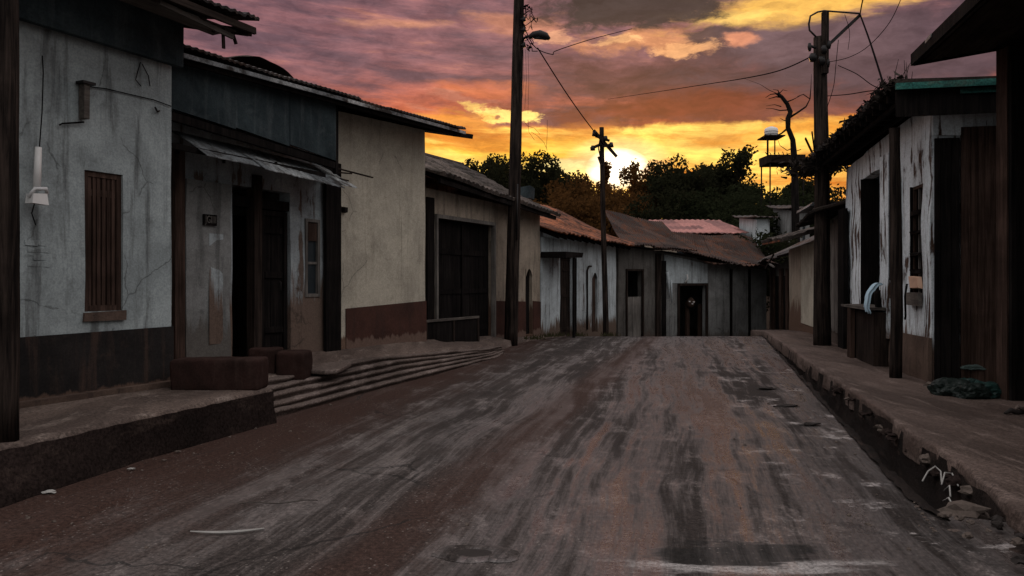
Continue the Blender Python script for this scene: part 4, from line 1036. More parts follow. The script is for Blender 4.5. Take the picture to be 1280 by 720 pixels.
pS = upole('utility_pole', 2.93, 25.0, -.25, 6.42, .085, 'thin distant pole with crooked crossarms rising beside the rusty roofed house', (-.12,0))
for a, c, w in (((742,163),(771,196),.09), ((738,186),(752,180),.08), ((751,183),(766,181),.08), ((744,170),(762,176),.07), ((748,196),(752,207),.06)):
    MB().bar(rel(pS,*a,24.9), rel(pS,*c,24.85), w, w).build('crossarm', 'wood_pole', pS)
for px, py in ((743,167),(757,173),(764,181),(741,185)):
    MB().tube([rel(pS,px,py+3,24.8), rel(pS,px,py-3,24.8)], [.08,.05], 8).build('insulator', 'metal_dark', pS)
MB().tube([rel(pS,751,168,24.9), rel(pS,748,185,24.8), rel(pS,752,205,24.85)], .02, 5).build('drop_wire', 'wire', pS)

pR = upole('utility_pole', 7.19, 18.5, .05, 7.25, .175, 'thick dark pole with an angled bracket arm on the right pavement', (-.06,0))
MB().bar(rel(pR,1031,92,18.3), rel(pR,1031.5,15,18.3), .13, .13).build('top_extension', 'wood_pole', pR)
MB().bar(rel(pR,1038,54,18.3), rel(pR,1075,19,18.2), .07, .07).build('bracket_arm', 'metal_dark', pR)
MB().tube([rel(pR,1020,46,18.4), rel(pR,1012,38,18.4), rel(pR,1011,30,18.4), rel(pR,1013,20,18.4), rel(pR,1022,15,18.4), rel(pR,1030,13.5,18.4), rel(pR,1050,15,18.3), rel(pR,1076,17,18.2)], .022, 6).build('bracket_loop', 'metal_dark', pR)
for (x, y, r) in ((1012,59,.05),(1016,72,.10),(1027,76,.09),(1030,62,.08),(1036,56,.06),(1035,79,.05)):
    MB().tube([rel(pR,x,y+5,18.25), rel(pR,x,y,18.25), rel(pR,x,y-5,18.25)], [r*.6,r,r*.6], 8).build('insulator', 'metal_dark', pR)
MB().tube([rel(pR,1012,57,18.3), rel(pR,1020,60,18.3)], .03, 6).build('bracket', 'metal_dark', pR)
MB().tube([rel(pR,1034,140,18.28), rel(pR,1034,300,18.3)], .016, 6).build('conduit', 'wire', pR)

# ---------------------------------------------------------------- wires
def wire(pts, label, r=.012, cat='cable', sub=8):
    P3 = [P(*p) for p in pts]; out = []
    for i in range(len(P3)-1):
        p0 = P3[max(i-1,0)]; p1 = P3[i]; p2 = P3[i+1]; p3 = P3[min(i+2,len(P3)-1)]
        for k in range(sub):
            t = k/sub; out.append(.5*((2*p1)+(p2-p0)*t+(2*p0-5*p1+4*p2-p3)*t*t+(3*p1-p0-3*p2+p3)*t**3))
    out.append(P3[-1]); base = out[0].copy()
    o = MB().tube([q-base for q in out], r, 5).build('overhead_cable', 'wire', None, base)
    return tag(o, label, cat, 'overhead cables')
wire([(672,60,19.7),(705,112,21.5),(728,145,23.2),(747,170,24.8)], 'cable running down from the street lamp to the thin distant pole', .016)
wire([(652,26,20),(668,58,20.2),(690,68,21),(694,64,21.5),(720,55,23),(750,46,25.5),(790,36,30)], 'loose curling cable in the sky just right of the street lamp', .012)
wire([(1016,70,18.4),(975,88,21),(930,98,26),(885,105,34),(820,115,46),(760,124,70)], 'long sagging cable leading left from the right pole into the distance', .016)
wire([(1075,18,18.2),(1086,48,16.5),(1097,82,14.5),(1108,118,12.9)], 'thick cable dropping from the bracket arm to the overgrown eave', .018)
wire([(1075,18,18.2),(1078,2,16),(1086,-30,13)], 'short cable rising from the bracket arm tip out of the picture', .014)
wire([(1033,78,18.3),(1060,72,17.6),(1085,58,17),(1112,28,16),(1130,-10,15)], 'thin cable rising to the right from the insulators on the right pole', .008)
wire([(1034,120,18.3),(1060,118,17),(1085,114,15),(1106,113,13)], 'level thin cable from mid right pole to the roof corner', .010)
wire([(1048,82,17.8),(1070,92,16.5),(1088,105,15),(1098,110,14)], 'short bowed cable hanging between the right pole and the green gutter', .009)
wire([(1048,50,18.2),(1045,80,18.1),(1042,108,18.1),(1034,134,18.2)], 'drooping loop cable hanging just right of the right pole', .008)
wire([(1056,18,18.2),(1062,40,18.1),(1060,62,18)], 'tiny frayed cable hanging under the bracket arm', .006)

# ---------------------------------------------------------------- vegetation
def leaf_cloud(mb_pts, n, blobs, size, rng, gap=.0):
    """leaf quads spread through blobs (c, r) -> numpy verts"""
    R = np.random.RandomState(rng.randint(0, 10**6))
    w = np.array([b_[1]**2 for b_ in blobs]); w /= w.sum(); ch = R.choice(len(blobs), n, p=w)
    C = np.array([tuple(b_[0]) for b_ in blobs])[ch]; r = np.array([b_[1] for b_ in blobs])[ch]
    d = R.normal(size=(n,3)); d /= np.linalg.norm(d, axis=1)[:,None]; rad = R.uniform(.25, 1, n)**.5
    c = C+d*(r*rad)[:,None]*np.array([1,1,.85]); c += R.normal(size=(n,3))*size*.8
    a = R.normal(size=(n,3)); a /= np.linalg.norm(a, axis=1)[:,None]; q = R.normal(size=(n,3)); q -= a*(a*q).sum(1)[:,None]; q /= np.linalg.norm(q, axis=1)[:,None]
    s = size*R.uniform(.5,1.4,n)[:,None]
    V = np.stack([c-a*s-q*s*.2, c-a*s*.1-q*s*.55, c+a*s, c-a*s*.1+q*s*.55], 1).reshape(-1,3)
    return V
def tree(px, topy, Y, rad, kind, label, seed, name='broadleaf_tree', shape='round', n=None, group='trees on the rise behind the houses'):
    rng = random.Random(seed); top = P(px, topy, Y); gz = ground_z(top.x, Y)-.3; Ht = top.z-gz
    root = empty(name, (top.x, Y, gz), rng.uniform(0,6), label, 'tree', group)
    m = MB(); th = Ht*.45; m.tube([(0,0,0),(.1*rng.uniform(-1,1),.1,th*.5),(.2*rng.uniform(-1,1),0,th),(.1,.1,Ht*.8)], [.28,.2,.15,.05], 8)
    blobs = []
    if shape == 'round':
        nb = 26
        for i in range(nb):
            a = rng.uniform(0, 2*PI); e = rng.uniform(-.5, 1); rr = rad*rng.uniform(.35,.80)
            c = Vector((math.cos(a)*rr, math.sin(a)*rr, Ht-rad*.95+e*rad*.75*rng.uniform(.5,1))); br = rad*rng.uniform(.18,.38)
            blobs.append((c, br))
            if i < 12: m.tube([(0,0,th*rng.uniform(.6,1)), tuple(c*.5+Vector((0,0,th*.5))), tuple(c)], [.09,.06,.025], 5)
        blobs.append((Vector((0,0,Ht-rad*.9)), rad*.6)); blobs.append((Vector((0,0,Ht-rad*.28)), rad*.28))
        for i in range(8): a = rng.uniform(0,2*PI); blobs.append((Vector((math.cos(a)*rad*.6, math.sin(a)*rad*.6, Ht-rad*1.5-rng.uniform(0,rad*.5))), rad*.34))
    else:
        for i in range(14):
            t = i/13; a = rng.uniform(0,2*PI); w = rad*(1-t)**.7*.6
            blobs.append((Vector((math.cos(a)*w*.5, math.sin(a)*w*.5, Ht*(.25+.72*t))), max(.25, w*.8)))
    m.build('trunk', 'wood_dark', root)
    n = int((n or 2600*(rad/3)**1.3)*3.4)
    size = .0024*Y
    V = leaf_cloud(None, n, blobs, size, rng)
    me = bpy.data.meshes.new('crown'); me.from_pydata(V.tolist(), [], [(4*i,4*i+1,4*i+2,4*i+3) for i in range(n)]); me.materials.append(M[kind]); me.update()
    o = bpy.data.objects.new('crown', me); COL.objects.link(o); o.parent = root
    return root
TR = [ # px, top, Y, rad, kind, label
 (612,196,66,2.6,'leaf_dark','dark rounded tree behind the tiled roof, leftmost of the wood'),
 (655,188,60,3.6,'leaf_dark','broad dark tree directly behind the tallest pole'),
 (692,203,64,3.2,'leaf_dark','dark tree right of the tallest pole with a low rounded top'),
 (722,216,58,3.2,'leaf_brown','russet tree left of the thin distant pole'),
 (700,232,50,2.6,'leaf_brown','lower russet tree just above the rusty roof'),
 (752,226,62,2.8,'leaf_brown','russet tree behind the thin distant pole'),
 (738,243,49,2.3,'leaf_brown','small russet tree low beside the thin pole base'),
 (775,236,55,2.4,'leaf_brown','russet tree below the bright sunset gap'),
 (812,206,60,2.8,'leaf_brown','dark tree rising right of the sunset gap'),
 (846,191,58,3.4,'leaf_dark','tallest round tree in the middle of the wood'),
 (880,204,60,3.0,'leaf_dark','dark tree on the right shoulder of the tallest round tree'),
 (835,232,50,2.8,'leaf_dark','dark low tree in front of the tallest round tree'),
 (885,232,50,3.0,'leaf_green','green low tree above the salmon roof'),
 (916,214,62,2.8,'leaf_green','loose green tree left of the water tank tower'),
 (945,226,54,3.0,'leaf_green','green tree beneath the water tank tower'),
 (975,232,50,2.8,'leaf_green','green tree below the tower platform'),
 (1004,206,56,2.6,'leaf_dark','dark tree between the bare tree and the right pole'),
 (1000,236,46,2.4,'leaf_green','green tree low behind the right pole'),
 (930,252,46,2.4,'leaf_green','low green tree right of the salmon roof'),
 (962,262,44,2.0,'leaf_green','lowest green bush like tree over the end house'),
 (1052,230,52,3.0,'leaf_dark','dark tree hidden behind the matted eave'),
 (790,250,50,2.4,'leaf_dark','dark tree behind the grey sheet roof'),
 (948,286,36.5,1.5,'leaf_green','low green shrubby tree hiding the tiny pale hut'),
 (986,288,36,1.6,'leaf_dark','low dark shrubby tree above the dark timber shack'),
 (575,212,70,2.6,'leaf_dark','dark tree mostly hidden behind the tiled house'),
]
for i, t_ in enumerate(TR): tree(*t_, seed=100+i)
tree(757.5, 203, 68, .9, 'leaf_brown', 'small pointed tree standing alone right beside the thin pole top', 301, 'conifer_tree', 'cone', 700)
tree(793, 203, 68, 1.3, 'leaf_brown', 'small pointed tree at the right of the bright sunset gap', 302, 'conifer_tree', 'cone', 900)
tree(913, 184, 60, 1.9, 'leaf_dark', 'open crowned dark tree poking above the wood left of the tank', 303, n=700)

# bare crooked tree
Yb = 40; gx = P(994,195,Yb); gz = ground_z(gx.x, Yb)-.2
bt = empty('bare_tree', (gx.x, Yb, gz), 0, 'leafless crooked tree twisting above the water tank', 'tree')
R_ = lambda px, py, dy=0: P(px, py, Yb)-Vector((gx.x, Yb, gz))+Vector((0,dy,0))
MB().tube([(0.1,0,0),(.05,0,4),R_(993,200),R_(992,188),R_(991,175),R_(985,160),R_(985,148),R_(988,140),R_(984,130),R_(977,121),R_(972,116)], [.26,.22,.16,.15,.13,.12,.13,.12,.10,.09,.05], 10).build('trunk', 'wood_black', bt)
for seq, r in (([(985,160),(978,166),(970,170),(962,168)],.06), ([(977,121),(970,121),(960,124)],.05), ([(980,124),(970,117),(963,118),(957,122)],.045), ([(976,119),(972,113),(966,112)],.035), ([(982,128),(992,124),(1000,120)],.04), ([(988,137),(975,138),(966,136),(957,136)],.035), ([(987,147),(998,140),(1008,133),(1012,124),(1004,118),(996,121)],.06), ([(1012,124),(1014,110),(1015,92)],.03), ([(977,133),(968,131),(958,132)],.025),([(974,117),(979,112),(984,114)],.03), ([(985,152),(979,150),(975,147)],.03), ([(991,185),(984,188),(975,182),(972,174)],.03), ([(972,117),(962,113),(950,106),(930,98)],.018)):
    MB().tube([R_(a, c, .15*N(a*.3, c*.3)) for a, c in seq], [r*(1-.75*i/(len(seq)-1)) for i in range(len(seq))], 6).build('branch', 'wood_black', bt)

# ---------------------------------------------------------------- water tank tower
Yt = 47; c0 = P(976,200,Yt); gz = ground_z(c0.x, Yt)-.2
wt_ = empty('tank_tower', (c0.x, Yt, gz), 0, 'rickety tower with a broad plank platform on the wooded rise', 'tower')
Q = lambda px, py, dy=0: P(px, py, Yt)-Vector((c0.x, Yt, gz))+Vector((0,dy,0))
a = Q(955,206); c = Q(1000,196); MB().box(a.x, c.x, -.9, .9, a.z, c.z, .03).build('platform', 'wood_dark', wt_)
for x in (a.x+.1, c.x-.1):
    for y in (-.8, .8): MB().tube([(x,y,0),(x,y,a.z)], .045, 8).build('leg', 'wood_black', wt_)
for px in (955.5,): MB().tube([Q(px,196,-.6), Q(px,172,-.6)], .06, 8).build('prop', 'wood_black', wt_)
MB().tube([Q(972,196,.5), Q(972,173,.5)], .04, 8).build('prop', 'wood_black', wt_)
a = Q(951,173); c = Q(976,171.5); MB().box(a.x, c.x, -.8, .7, a.z, c.z, .01).build('shelf', 'wood_dark', wt_)
MB().bar(Q(958,203,-.95), Q(994,190,-.95), .04).build('brace', 'wood_black', wt_)
for i in range(8): MB().tube([Q(960+i*5,196,.3*N(i)), Q(958+i*5.4,191-3*abs(N(i*3.3)),.2)], .025, 5).build('stick', 'wood_black', wt_)
# tank with lid
tb = P(964,171,Yt); tk = empty('water_tank', (tb.x, Yt, tb.z), 0, 'small white water tank on the high shelf of the tower', 'water tank')
MB().tube([(0,0,.0),(0,0,.02),(0,0,.42),(0,0,.50)], [.36,.39,.39,.33], 20).build('tank_body', 'white_metal', tk)
MB().tube([(0,0,.501),(0,0,.54),(0,0,.60)], [.30,.25,.08], 16).build('lid', 'plastic_white', tk)
for z in (.12,.28): MB().tube([(.395*math.cos(q*PI/12), .395*math.sin(q*PI/12), z) for q in range(25)], .012, 5).build('band', 'metal_dark', tk)

# ---------------------------------------------------------------- distant houses
def far_house(pxl, pxr, ytop, Y, D, h, wallm, roofm, label, rise=.5, lean=.0, zt=None):
    a = P(pxl, ytop, Y); c = P(pxr, ytop, Y+lean); z1 = a.z; z0 = z1-h
    bb = Bld('hill_house', (a.x, Y), (c.x, Y+lean), z0, label, 'house', 'houses on the rise')
    shell(bb, wallm, h-.05, h-.05, h-.05+rise, h-.05+rise, D, [(bb.L*.2, bb.L*.32, h-1.6, h-.7), (bb.L*.6, bb.L*.75, h-1.6, h-.7)], z0=-3)
    roof(bb, (-.3,-.4,h), (bb.L+.3,-.4,h), (bb.L+.3,D+.3,h+rise*1.15), (-.3,D+.3,h+rise*1.15), roofm, 'tin', .03, .02, .3, .03, .03, seed=Y)
    for s in (.2,.6):
        w_ = .12 if s == .2 else .15
        box(bb, bb.L*s, bb.L*(s+w_), .08, .12, h-1.6, h-.7, 'glass', 'window')
    return bb
far_house(826, 926, 293, 40, 5, 2.6, 'wall_tan', 'tin_pink', 'house with broad salmon pink tin roof behind the end of the street', .95)
far_house(946, 962, 273, 39, 3, 2.4, 'wall_pale', 'tin_dark', 'tiny pale walled hut among the green trees left of the right pole', .3)
far_house(990, 1012, 262, 41, 3, 2.4, 'wall_slab', 'tin_dark', 'small grey hut with dark roof behind the right pole', .4)
far_house(895, 915, 218, 75, 4, 3.0, 'wall_tan', 'tin_rust', 'far house with rust red roof glimpsed between tree tops left of the tank', .6)

# ---------------------------------------------------------------- small things on the ground
def rock(name, x, y, z, s, mat, label, cat='stone', flat=.5, seed=0, group=None, rz=0, sx=1):
    import bmesh
    bm = bmesh.new(); bmesh.ops.create_icosphere(bm, subdivisions=2, radius=1)
    for v in bm.verts:
        n = v.co.copy(); k = 1+.75*N(n.x*1.3+seed, n.y*1.3, n.z*1.3)+.35*N(n.x*4+seed, n.y*4, n.z*4); v.co = Vector((n.x*k*s*sx, n.y*k*s, n.z*k*s*flat))
    me = bpy.data.meshes.new(name); bm.to_mesh(me); bm.free(); me.materials.append(M[mat])
    o = bpy.data.objects.new(name, me); COL.objects.link(o); o.location = (x, y, z); o.rotation_euler = (0,0,rz)
    return tag(o, label, cat, group)
def G(px, py, z=0): Y = (H-z)/((py-HY)/F); return (px-CX)/F*Y, Y
for i, (px, py, s, sx, lb) in enumerate(((984,509,.05,3,'flat dark stone on the road, middle of three near the right kerb'), (958,487,.05,3,'flat dark stone on the road, farthest of three near the right kerb'), (1013,532,.055,1.8,'flat dark stone on the road, nearest of three beside the gutter'))):
    x, y = G(px, py); rock('flat_stone', x, y, .02, s, 'stone_dark', lb, flat=.35, seed=i*5, group='flat stones by the right kerb', sx=sx)
# chipped potholes
for i, (px, py, rx, ry, lb) in enumerate(((593,692,.12,.075,'larger dark pothole, left of the pair at the bottom of the road'), (626,698,.05,.04,'smaller round pothole right of the larger one at the bottom of the road'))):
    x, y = G(px, py); m = MB(); n = 26; vs = []
    for rr_, zz_ in ((2.1,.003),(1.35,.012),(1.05,.010),(.9,.007)):
        for q in range(n):
            a = 2*PI*q/n; k = 1+.22*N(math.cos(a)*1.5+i*7, math.sin(a)*1.5, rr_*.3); vs.append((math.cos(a)*rx*rr_*k, math.sin(a)*ry*rr_*k, zz_+road_z(x+math.cos(a)*rx*rr_*k, y+math.sin(a)*ry*rr_*k)))
    fs = [(r*n+q, r*n+(q+1) % n, (r+1)*n+(q+1) % n, (r+1)*n+q) for r in range(3) for q in range(n)]
    root = empty('pothole', (x, y, 0), 0, lb, 'pothole')
    MB().add(vs, fs, True).build('crumbled_rim', 'road', root)
    w = MB().add(vs[3*n:], [tuple(range(n))]); w.build('dark_water', 'stone_dark', root)
# chalk-white curved scratch
x0, y0 = G(238,668); pts = []
for i in range(13):
    t = i/12; x, y = G(238+92*t, 668+3*math.sin(PI*t)-4*t); pts.append((x-x0, y-y0, road_z(x,y)-.004))
tag(MB().tube(pts, [.004+.006*math.sin(PI*i/12) for i in range(13)], 5).build('white_cord', 'paint_white', None, (x0, y0, .02)), 'thin white cord lying curved on the tarmac at lower left', 'cord')
x0, y0 = G(297,633); pts = []
for i in range(9):
    t = i/8; x, y = G(297+100*t, 633-4*t-1.5*math.sin(t*9)); pts.append((x-x0, y-y0, 0))
tag(MB().tube(pts, .004, 5).build('pale_straw', 'wood_gx', None, (x0, y0, .018)), 'faint long pale straw on the road behind the white cord', 'straw')
# wire loops in the gutter
loops = [[(1153,603),(1160,597),(1169,593),(1176,597),(1177,604)], [(1177,604),(1181,597),(1190,598),(1198,606)], [(1180,609),(1187,612),(1188,616)], [(1179,618),(1186,624),(1193,627)]]
c0 = G(1172,608,-.05); wl_ = empty('wire_scrap', (c0[0], c0[1], -.05), 0, 'tangle of pale bent strips lying in the open drain', 'scrap')
for k, seq in enumerate(loops):
    pts = []
    for i, (a, c) in enumerate(seq):
        x, y = G(a, c, -.04+.02*k); pts.append((x-c0[0], y-c0[1], .02+.06*math.sin(PI*i/(len(seq)-1))))
    MB().tube(pts, .0065, 6).build('bent_strip', 'paint_white', wl_)
x, y = G(1205,632,.02); rock('rubble_stone', x, y, -.02, .12, 'stone', 'rounded grey stone at the mouth of the drain', seed=3, flat=.5, sx=1.4)
rng = random.Random(3)
x, y = G(1112,590); 
pts = [G(1143+i*3.2, 632+i*4.5+rng.uniform(-1,1)) for i in range(9)]
gc = empty('gravel_chips', (pts[0][0], pts[0][1], .02), 0, 'line of pale stone chips along the road lip at the drain mouth', 'chips')
for i, (a, c) in enumerate(pts):
    o = rock('chip', a-pts[0][0], c-pts[0][1], 0, rng.uniform(.006,.017), 'steps' if i % 3 == 1 else 'stone', None, None, seed=i*3); o.parent = gc
# rubble on the verge: individual stones
k = 0
spots = []
for i in range(34):
    px = rng.uniform(1160,1290); py = rng.uniform(640,725); x, y = G(px, py, .06)
    if x < 2.75: continue
    spots.append((x, y, rng.uniform(.012,.045)))
for i, (x, y, s) in enumerate(spots):
    rock('rubble_stone', x, y, .06+.03*N(x*3,y*3), s, 'stone' if i % 3 else 'stone_dark', 'small broken stone in the dirt heap at the lower right corner', seed=i, flat=.6, group='broken stones in the dirt heap')
x, y = G(1192,669,.03); rock('plaster_flake', x, y, .06, .022, 'steps', 'flat pale flake lying in the dirt past the drain mouth', 'flake', .25, 8, sx=1.5)
# stones along the drain edge
for i in range(15):
    Y = 6.1+(12-6.1)*(i/14)**1.2+rng.uniform(-.15,.15); x = walk_edge(Y)+rng.uniform(-.10,.0)
    rock('edge_stone', x, Y, .03+rng.uniform(-.10,.02), rng.uniform(.03,.08), 'kerb' if i % 4 else 'stone', 'rough broken stone edging the pavement along the open drain', flat=.6, seed=i*1.7, group='edging stones along the drain', rz=rng.uniform(0,3), sx=1.5)
# litter by left kerb
for i, (px, py, s) in enumerate(((62,617,.03),(57,610,.02),(164,588,.02),(205,577,.015),(222,566,.018))):
    x, y = G(px, py); rock('paper_scrap', x, y, .015, s, 'paint_white' if i in (0,2) else 'stone', ['crumpled pale scrap at the kerb foot, nearest and largest','small dull scrap just behind the nearest kerb scrap','pale scrap midway along the left kerb foot','tiny dull scrap left of the last kerb scrap','dull scrap farthest along the left kerb foot'][i], 'litter', .4, i*2, sx=1.6)
# bags and rubbish beside right post
def bag(x, y, z, s, mat, label, seed, fl=.7, sx=1.2):
    import bmesh
    bm = bmesh.new(); bmesh.ops.create_icosphere(bm, subdivisions=4, radius=1)
    for v in bm.verts:
        n = v.co.copy(); k = 1+.30*N(n.x*1.6+seed, n.y*1.6, n.z*1.6)+.16*abs(N(n.x*5+seed, n.y*5, n.z*5))+.08*N(n.x*11+seed, n.y*11, n.z*11)
        v.co = Vector((n.x*k*s*sx, n.y*k*s, max(-.45, n.z*k)*s*fl+.45*s*fl))
    me = bpy.data.meshes.new('rubbish_bag'); bm.to_mesh(me); bm.free(); me.materials.append(M[mat])
    o = bpy.data.objects.new('rubbish_bag', me); COL.objects.link(o); o.location = (x, y, z); return tag(o, label, 'rubbish bag', 'rubbish bags by the timber wall')
x, y = G(1190,494,.12); bag(x, y, .12, .21, 'bag_dark', 'dark rubbish bag nearest the peeling wall corner', 1)
x, y = G(1213,497,.12); bag(x, y-.05, .12, .19, 'bag_dark', 'dark rubbish bag in front of the green bags', 5)
x, y = G(1212,490,.12); bag(x, y, .16, .14, 'bag_green', 'green rubbish bag on top of the pile', 9)
x, y = G(1232,497,.12); bag(x, y, .12, .20, 'bag_green', 'dull green rubbish bag beside the square porch post', 14)
x, y = G(1222,482,.12); bag(x, y+.1, .34, .10, 'bag_pale', 'pale crumpled plastic bag topping the rubbish pile', 21, .5, 1.6)
x, y = G(1207,480,.12); bag(x, y+.1, .32, .08, 'bag_pale', 'small pale plastic scrap at the left of the rubbish pile top', 25, .6, 1.4)
x0, y0 = G(1272,520,.12); sc2 = empty('rag_heap', (x0, y0, .13), 0, 'twisted light and dark rag lying on the pavement at the right edge', 'rag')
MB().tube([(-.14,0,0.02),(-.06,.02,.05),(0,0,.03),(.08,.02,.03)], [.015,.03,.03,.02], 8).build('dark_rag', 'stone_dark', sc2)
MB().tube([(-.03,0,.06),(.02,.02,.09),(.08,.0,.07),(.14,.02,.04)], [.015,.025,.03,.02], 8).build('light_rag', 'steps', sc2)
# stones at corner of peeling house
for i, (px, py, s, lb) in enumerate(((1166,485,.10,'pale corner stone at the foot of the peeling wall'), (1175,480,.07,'smaller stone behind the pale corner stone'))):
    x, y = G(px, py, .12); rock('corner_stone', x, y, .15, s, 'stone', lb, flat=.6, seed=40+i)
# weeds at house feet
def weed(px, py, z, label, n=60, s=.10):
    x, y = G(px, py, z); r = random.Random(int(px)); m = MB()
    for i in range(n):
        a = r.uniform(0,2*PI); d = r.uniform(0,.22); h_ = s*r.uniform(.5,1.6); bx_, by_ = math.cos(a)*d*1.5, math.sin(a)*d; dx, dy = r.uniform(-.06,.06), r.uniform(-.06,.06)
        m.add([(bx_-.012,by_,0),(bx_+.012,by_,0),(bx_+dx,by_+dy,h_)], [(0,1,2)])
    tag(m.build('weed', 'grass', None, (x, y, z)), label, 'plant', 'weeds at the wall feet')
for px, py, z, lb in ((686,421,.06,'weed tuft at the left foot of the rusty roofed house'), (700,420,.05,'weed tuft before the porch door of the rusty roofed house'), (762,420,-.02,'weed tuft at the corner right of the thin pole'), (668,424,.08,'weed tuft at the foot of the arched shutter'), (722,420,.0,'weed tuft right of the porch door')): weed(px, py, z, lb)

# ---------------------------------------------------------------- SKY
w = bpy.data.worlds.new('World'); scene.world = w; w.use_nodes = True
t = NT.__new__(NT); t.m = w; t.t = w.node_tree; t.t.nodes.clear()
tc = t.n('ShaderNodeTexCoord'); sp = t.n('ShaderNodeSeparateXYZ'); t.l(tc.outputs['Generated'], sp.inputs[0])
X, Y, Zc = sp.outputs
AZ = t.math('ARCTAN2', X, Y); EL = t.math('ARCSINE', Zc)
def ang(px, py): q = (px-CX)/F; return math.atan(q), math.atan((HY-py)/F/math.sqrt(1+q*q))
def comb(a, b_, c=0.0):
    nd = t.n('ShaderNodeCombineXYZ')
    for i, v in enumerate((a, b_, c)):
        if isinstance(v, (int, float)): nd.inputs[i].default_value = v
        else: t.l(v, nd.inputs[i])
    return nd.outputs[0]
base = comb(AZ, t.math('MULTIPLY', EL, 2.6))
wn1 = t.noise(base, 5.5, 6, .6); wn2 = t.noise(comb(AZ, t.math('MULTIPLY', EL, 2.6), 4.4), 5.5, 6, .6)
A2 = t.math('ADD', AZ, t.math('MULTIPLY', t.math('SUBTRACT', wn1, .5), .10)); E2 = t.math('ADD', EL, t.math('MULTIPLY', t.math('SUBTRACT', wn2, .5), .055))
strk = t.noise(comb(t.math('MULTIPLY', AZ, .9), t.math('ADD', t.math('MULTIPLY', EL, 7.0), t.math('MULTIPLY', AZ, .5))), 5.5, 11, .66, .15)    # long horizontal streaks
puff = t.noise(comb(A2, t.math('MULTIPLY', E2, 2.0)), 11, 12, .66, .25)
wisp = t.noise(comb(t.math('MULTIPLY', A2, 1.0), t.math('MULTIPLY', E2, 3.2), 3.0), 18, 12, .68, .1)
soft = t.noise(comb(AZ, t.math('MULTIPLY', EL, 2.4), 9.0), 4, 4, .5)
def blob(px, py, rx, ry, k=.9, nz=None, lo=-.05, hi=.6):
    a, e = ang(px, py); dx = t.math('DIVIDE', t.math('SUBTRACT', A2, a), rx/F); dy = t.math('DIVIDE', t.math('SUBTRACT', E2, e), ry/F)
    r = t.math('SQRT', t.math('ADD', t.math('MULTIPLY', dx, dx), t.math('MULTIPLY', dy, dy)))
    f = t.math('ADD', t.math('SUBTRACT', 1.0, r), t.math('MULTIPLY', t.math('SUBTRACT', nz or puff, .5), k*3))
    return t.ramp(f, lo, hi)
C = lambda r, g, b_: lin(r, g, b_)
# front-sky ground colour: mauve pink with streaks, oranger lower
elr = t.ramp(E2, ang(640,185)[1], ang(640,70)[1])
col = t.mix(elr, C(228,106,48), C(146,98,104))
col = t.mix(t.math('MULTIPLY', t.ramp(strk, .40, .62), .9), col, C(98,74,86))
col = t.mix(t.math('MULTIPLY', t.ramp(strk, .48, .36), .0), col, C(220,150,120))
invs = t.ramp(t.math('SUBTRACT', 1.0, strk), .56, .68)
col = t.mix(t.math('MULTIPLY', invs, .55), col, C(205,135,112))
def lay(mask, c, amt=1.0):
    global col
    col = t.mix(t.math('MULTIPLY', mask, amt), col, c)
# big purple mass centre/right
lay(blob(900,105,300,66,.6,puff,-.1,.7), C(88,54,58), .97)
lay(blob(1100,70,260,95,.7,puff,-.1,.7), C(86,66,76), .96)
lay(blob(860,138,260,30,.7,puff,.0,.9), C(122,54,40), .92)
lay(blob(1060,140,120,22,.7,puff,.0,.9), C(128,72,64), .7)
# glow band below
glow_edge = t.math('ADD', EL, t.math('MULTIPLY', t.math('SUBTRACT', puff, .5), .030))
gb = t.n('ShaderNodeMapRange', interpolation_type='SMOOTHSTEP'); t.l(glow_edge, gb.inputs[0]); e0 = ang(860,157)[1]
gb.inputs[1].default_value = e0-.003; gb.inputs[2].default_value = e0+.005; gb.inputs[3].default_value = 1; gb.inputs[4].default_value = 0
af = t.ramp(t.math('ABSOLUTE', t.math('SUBTRACT', AZ, .16)), .95, .35)
af = t.n('ShaderNodeMapRange', interpolation_type='SMOOTHSTEP'); t.l(t.math('ABSOLUTE', t.math('SUBTRACT', AZ, .12)), af.inputs[0]); af.inputs[1].default_value = .35; af.inputs[2].default_value = 1.1; af.inputs[3].default_value = 1; af.inputs[4].default_value = 0
gold = t.mix(t.ramp(strk, .38, .62), (1.35,.86,.17,1), C(222,120,32))
gold = t.mix(t.ramp(puff, .56, .74), gold, C(196,104,42))
gold = t.mix(t.math('MULTIPLY', t.ramp(t.math('ABSOLUTE', t.math('SUBTRACT', AZ, .10)), .10, .42), .55), gold, C(226,112,34))
lay(t.math('MULTIPLY', gb.outputs[0], af.outputs[0]), gold)
lay(blob(640,190,130,26,.6,strk), C(255,196,62), .7)
lay(blob(820,182,150,16,.8,strk), C(255,222,110), .8)
lay(blob(905,172,60,12,.5,puff), C(190,110,60), .5)
lay(blob(735,160,40,10,.5,puff), C(200,118,52), .5)
lay(blob(600,175,75,22,.8,strk), C(214,116,44), .7)
lay(blob(1010,165,150,14,.8,strk), C(236,150,52), .8)
# hot core over the horizon
sa, se = ang(772, 205)
def dist(a, e, rx, ry):
    dx = t.math('DIVIDE', t.math('SUBTRACT', AZ, a), rx); dy = t.math('DIVIDE', t.math('SUBTRACT', EL, e), ry)
    return t.math('SQRT', t.math('ADD', t.math('MULTIPLY', dx, dx), t.math('MULTIPLY', dy, dy)))
lay(t.n('ShaderNodeMath') and t.math('POWER', t.math('SUBTRACT', 1.0, t.math('MINIMUM', dist(sa, se, .070, .036), 1.0)), .9), (1.5,1.05,.50,1), 1.0)
lay(t.math('POWER', t.math('SUBTRACT', 1.0, t.math('MINIMUM', dist(sa, se-.006, .040, .026), 1.0)), .7), (3.2,2.8,2.1,1), 1.0)
lay(blob(695,207,55,10,.5,strk), C(255,236,160), .9)
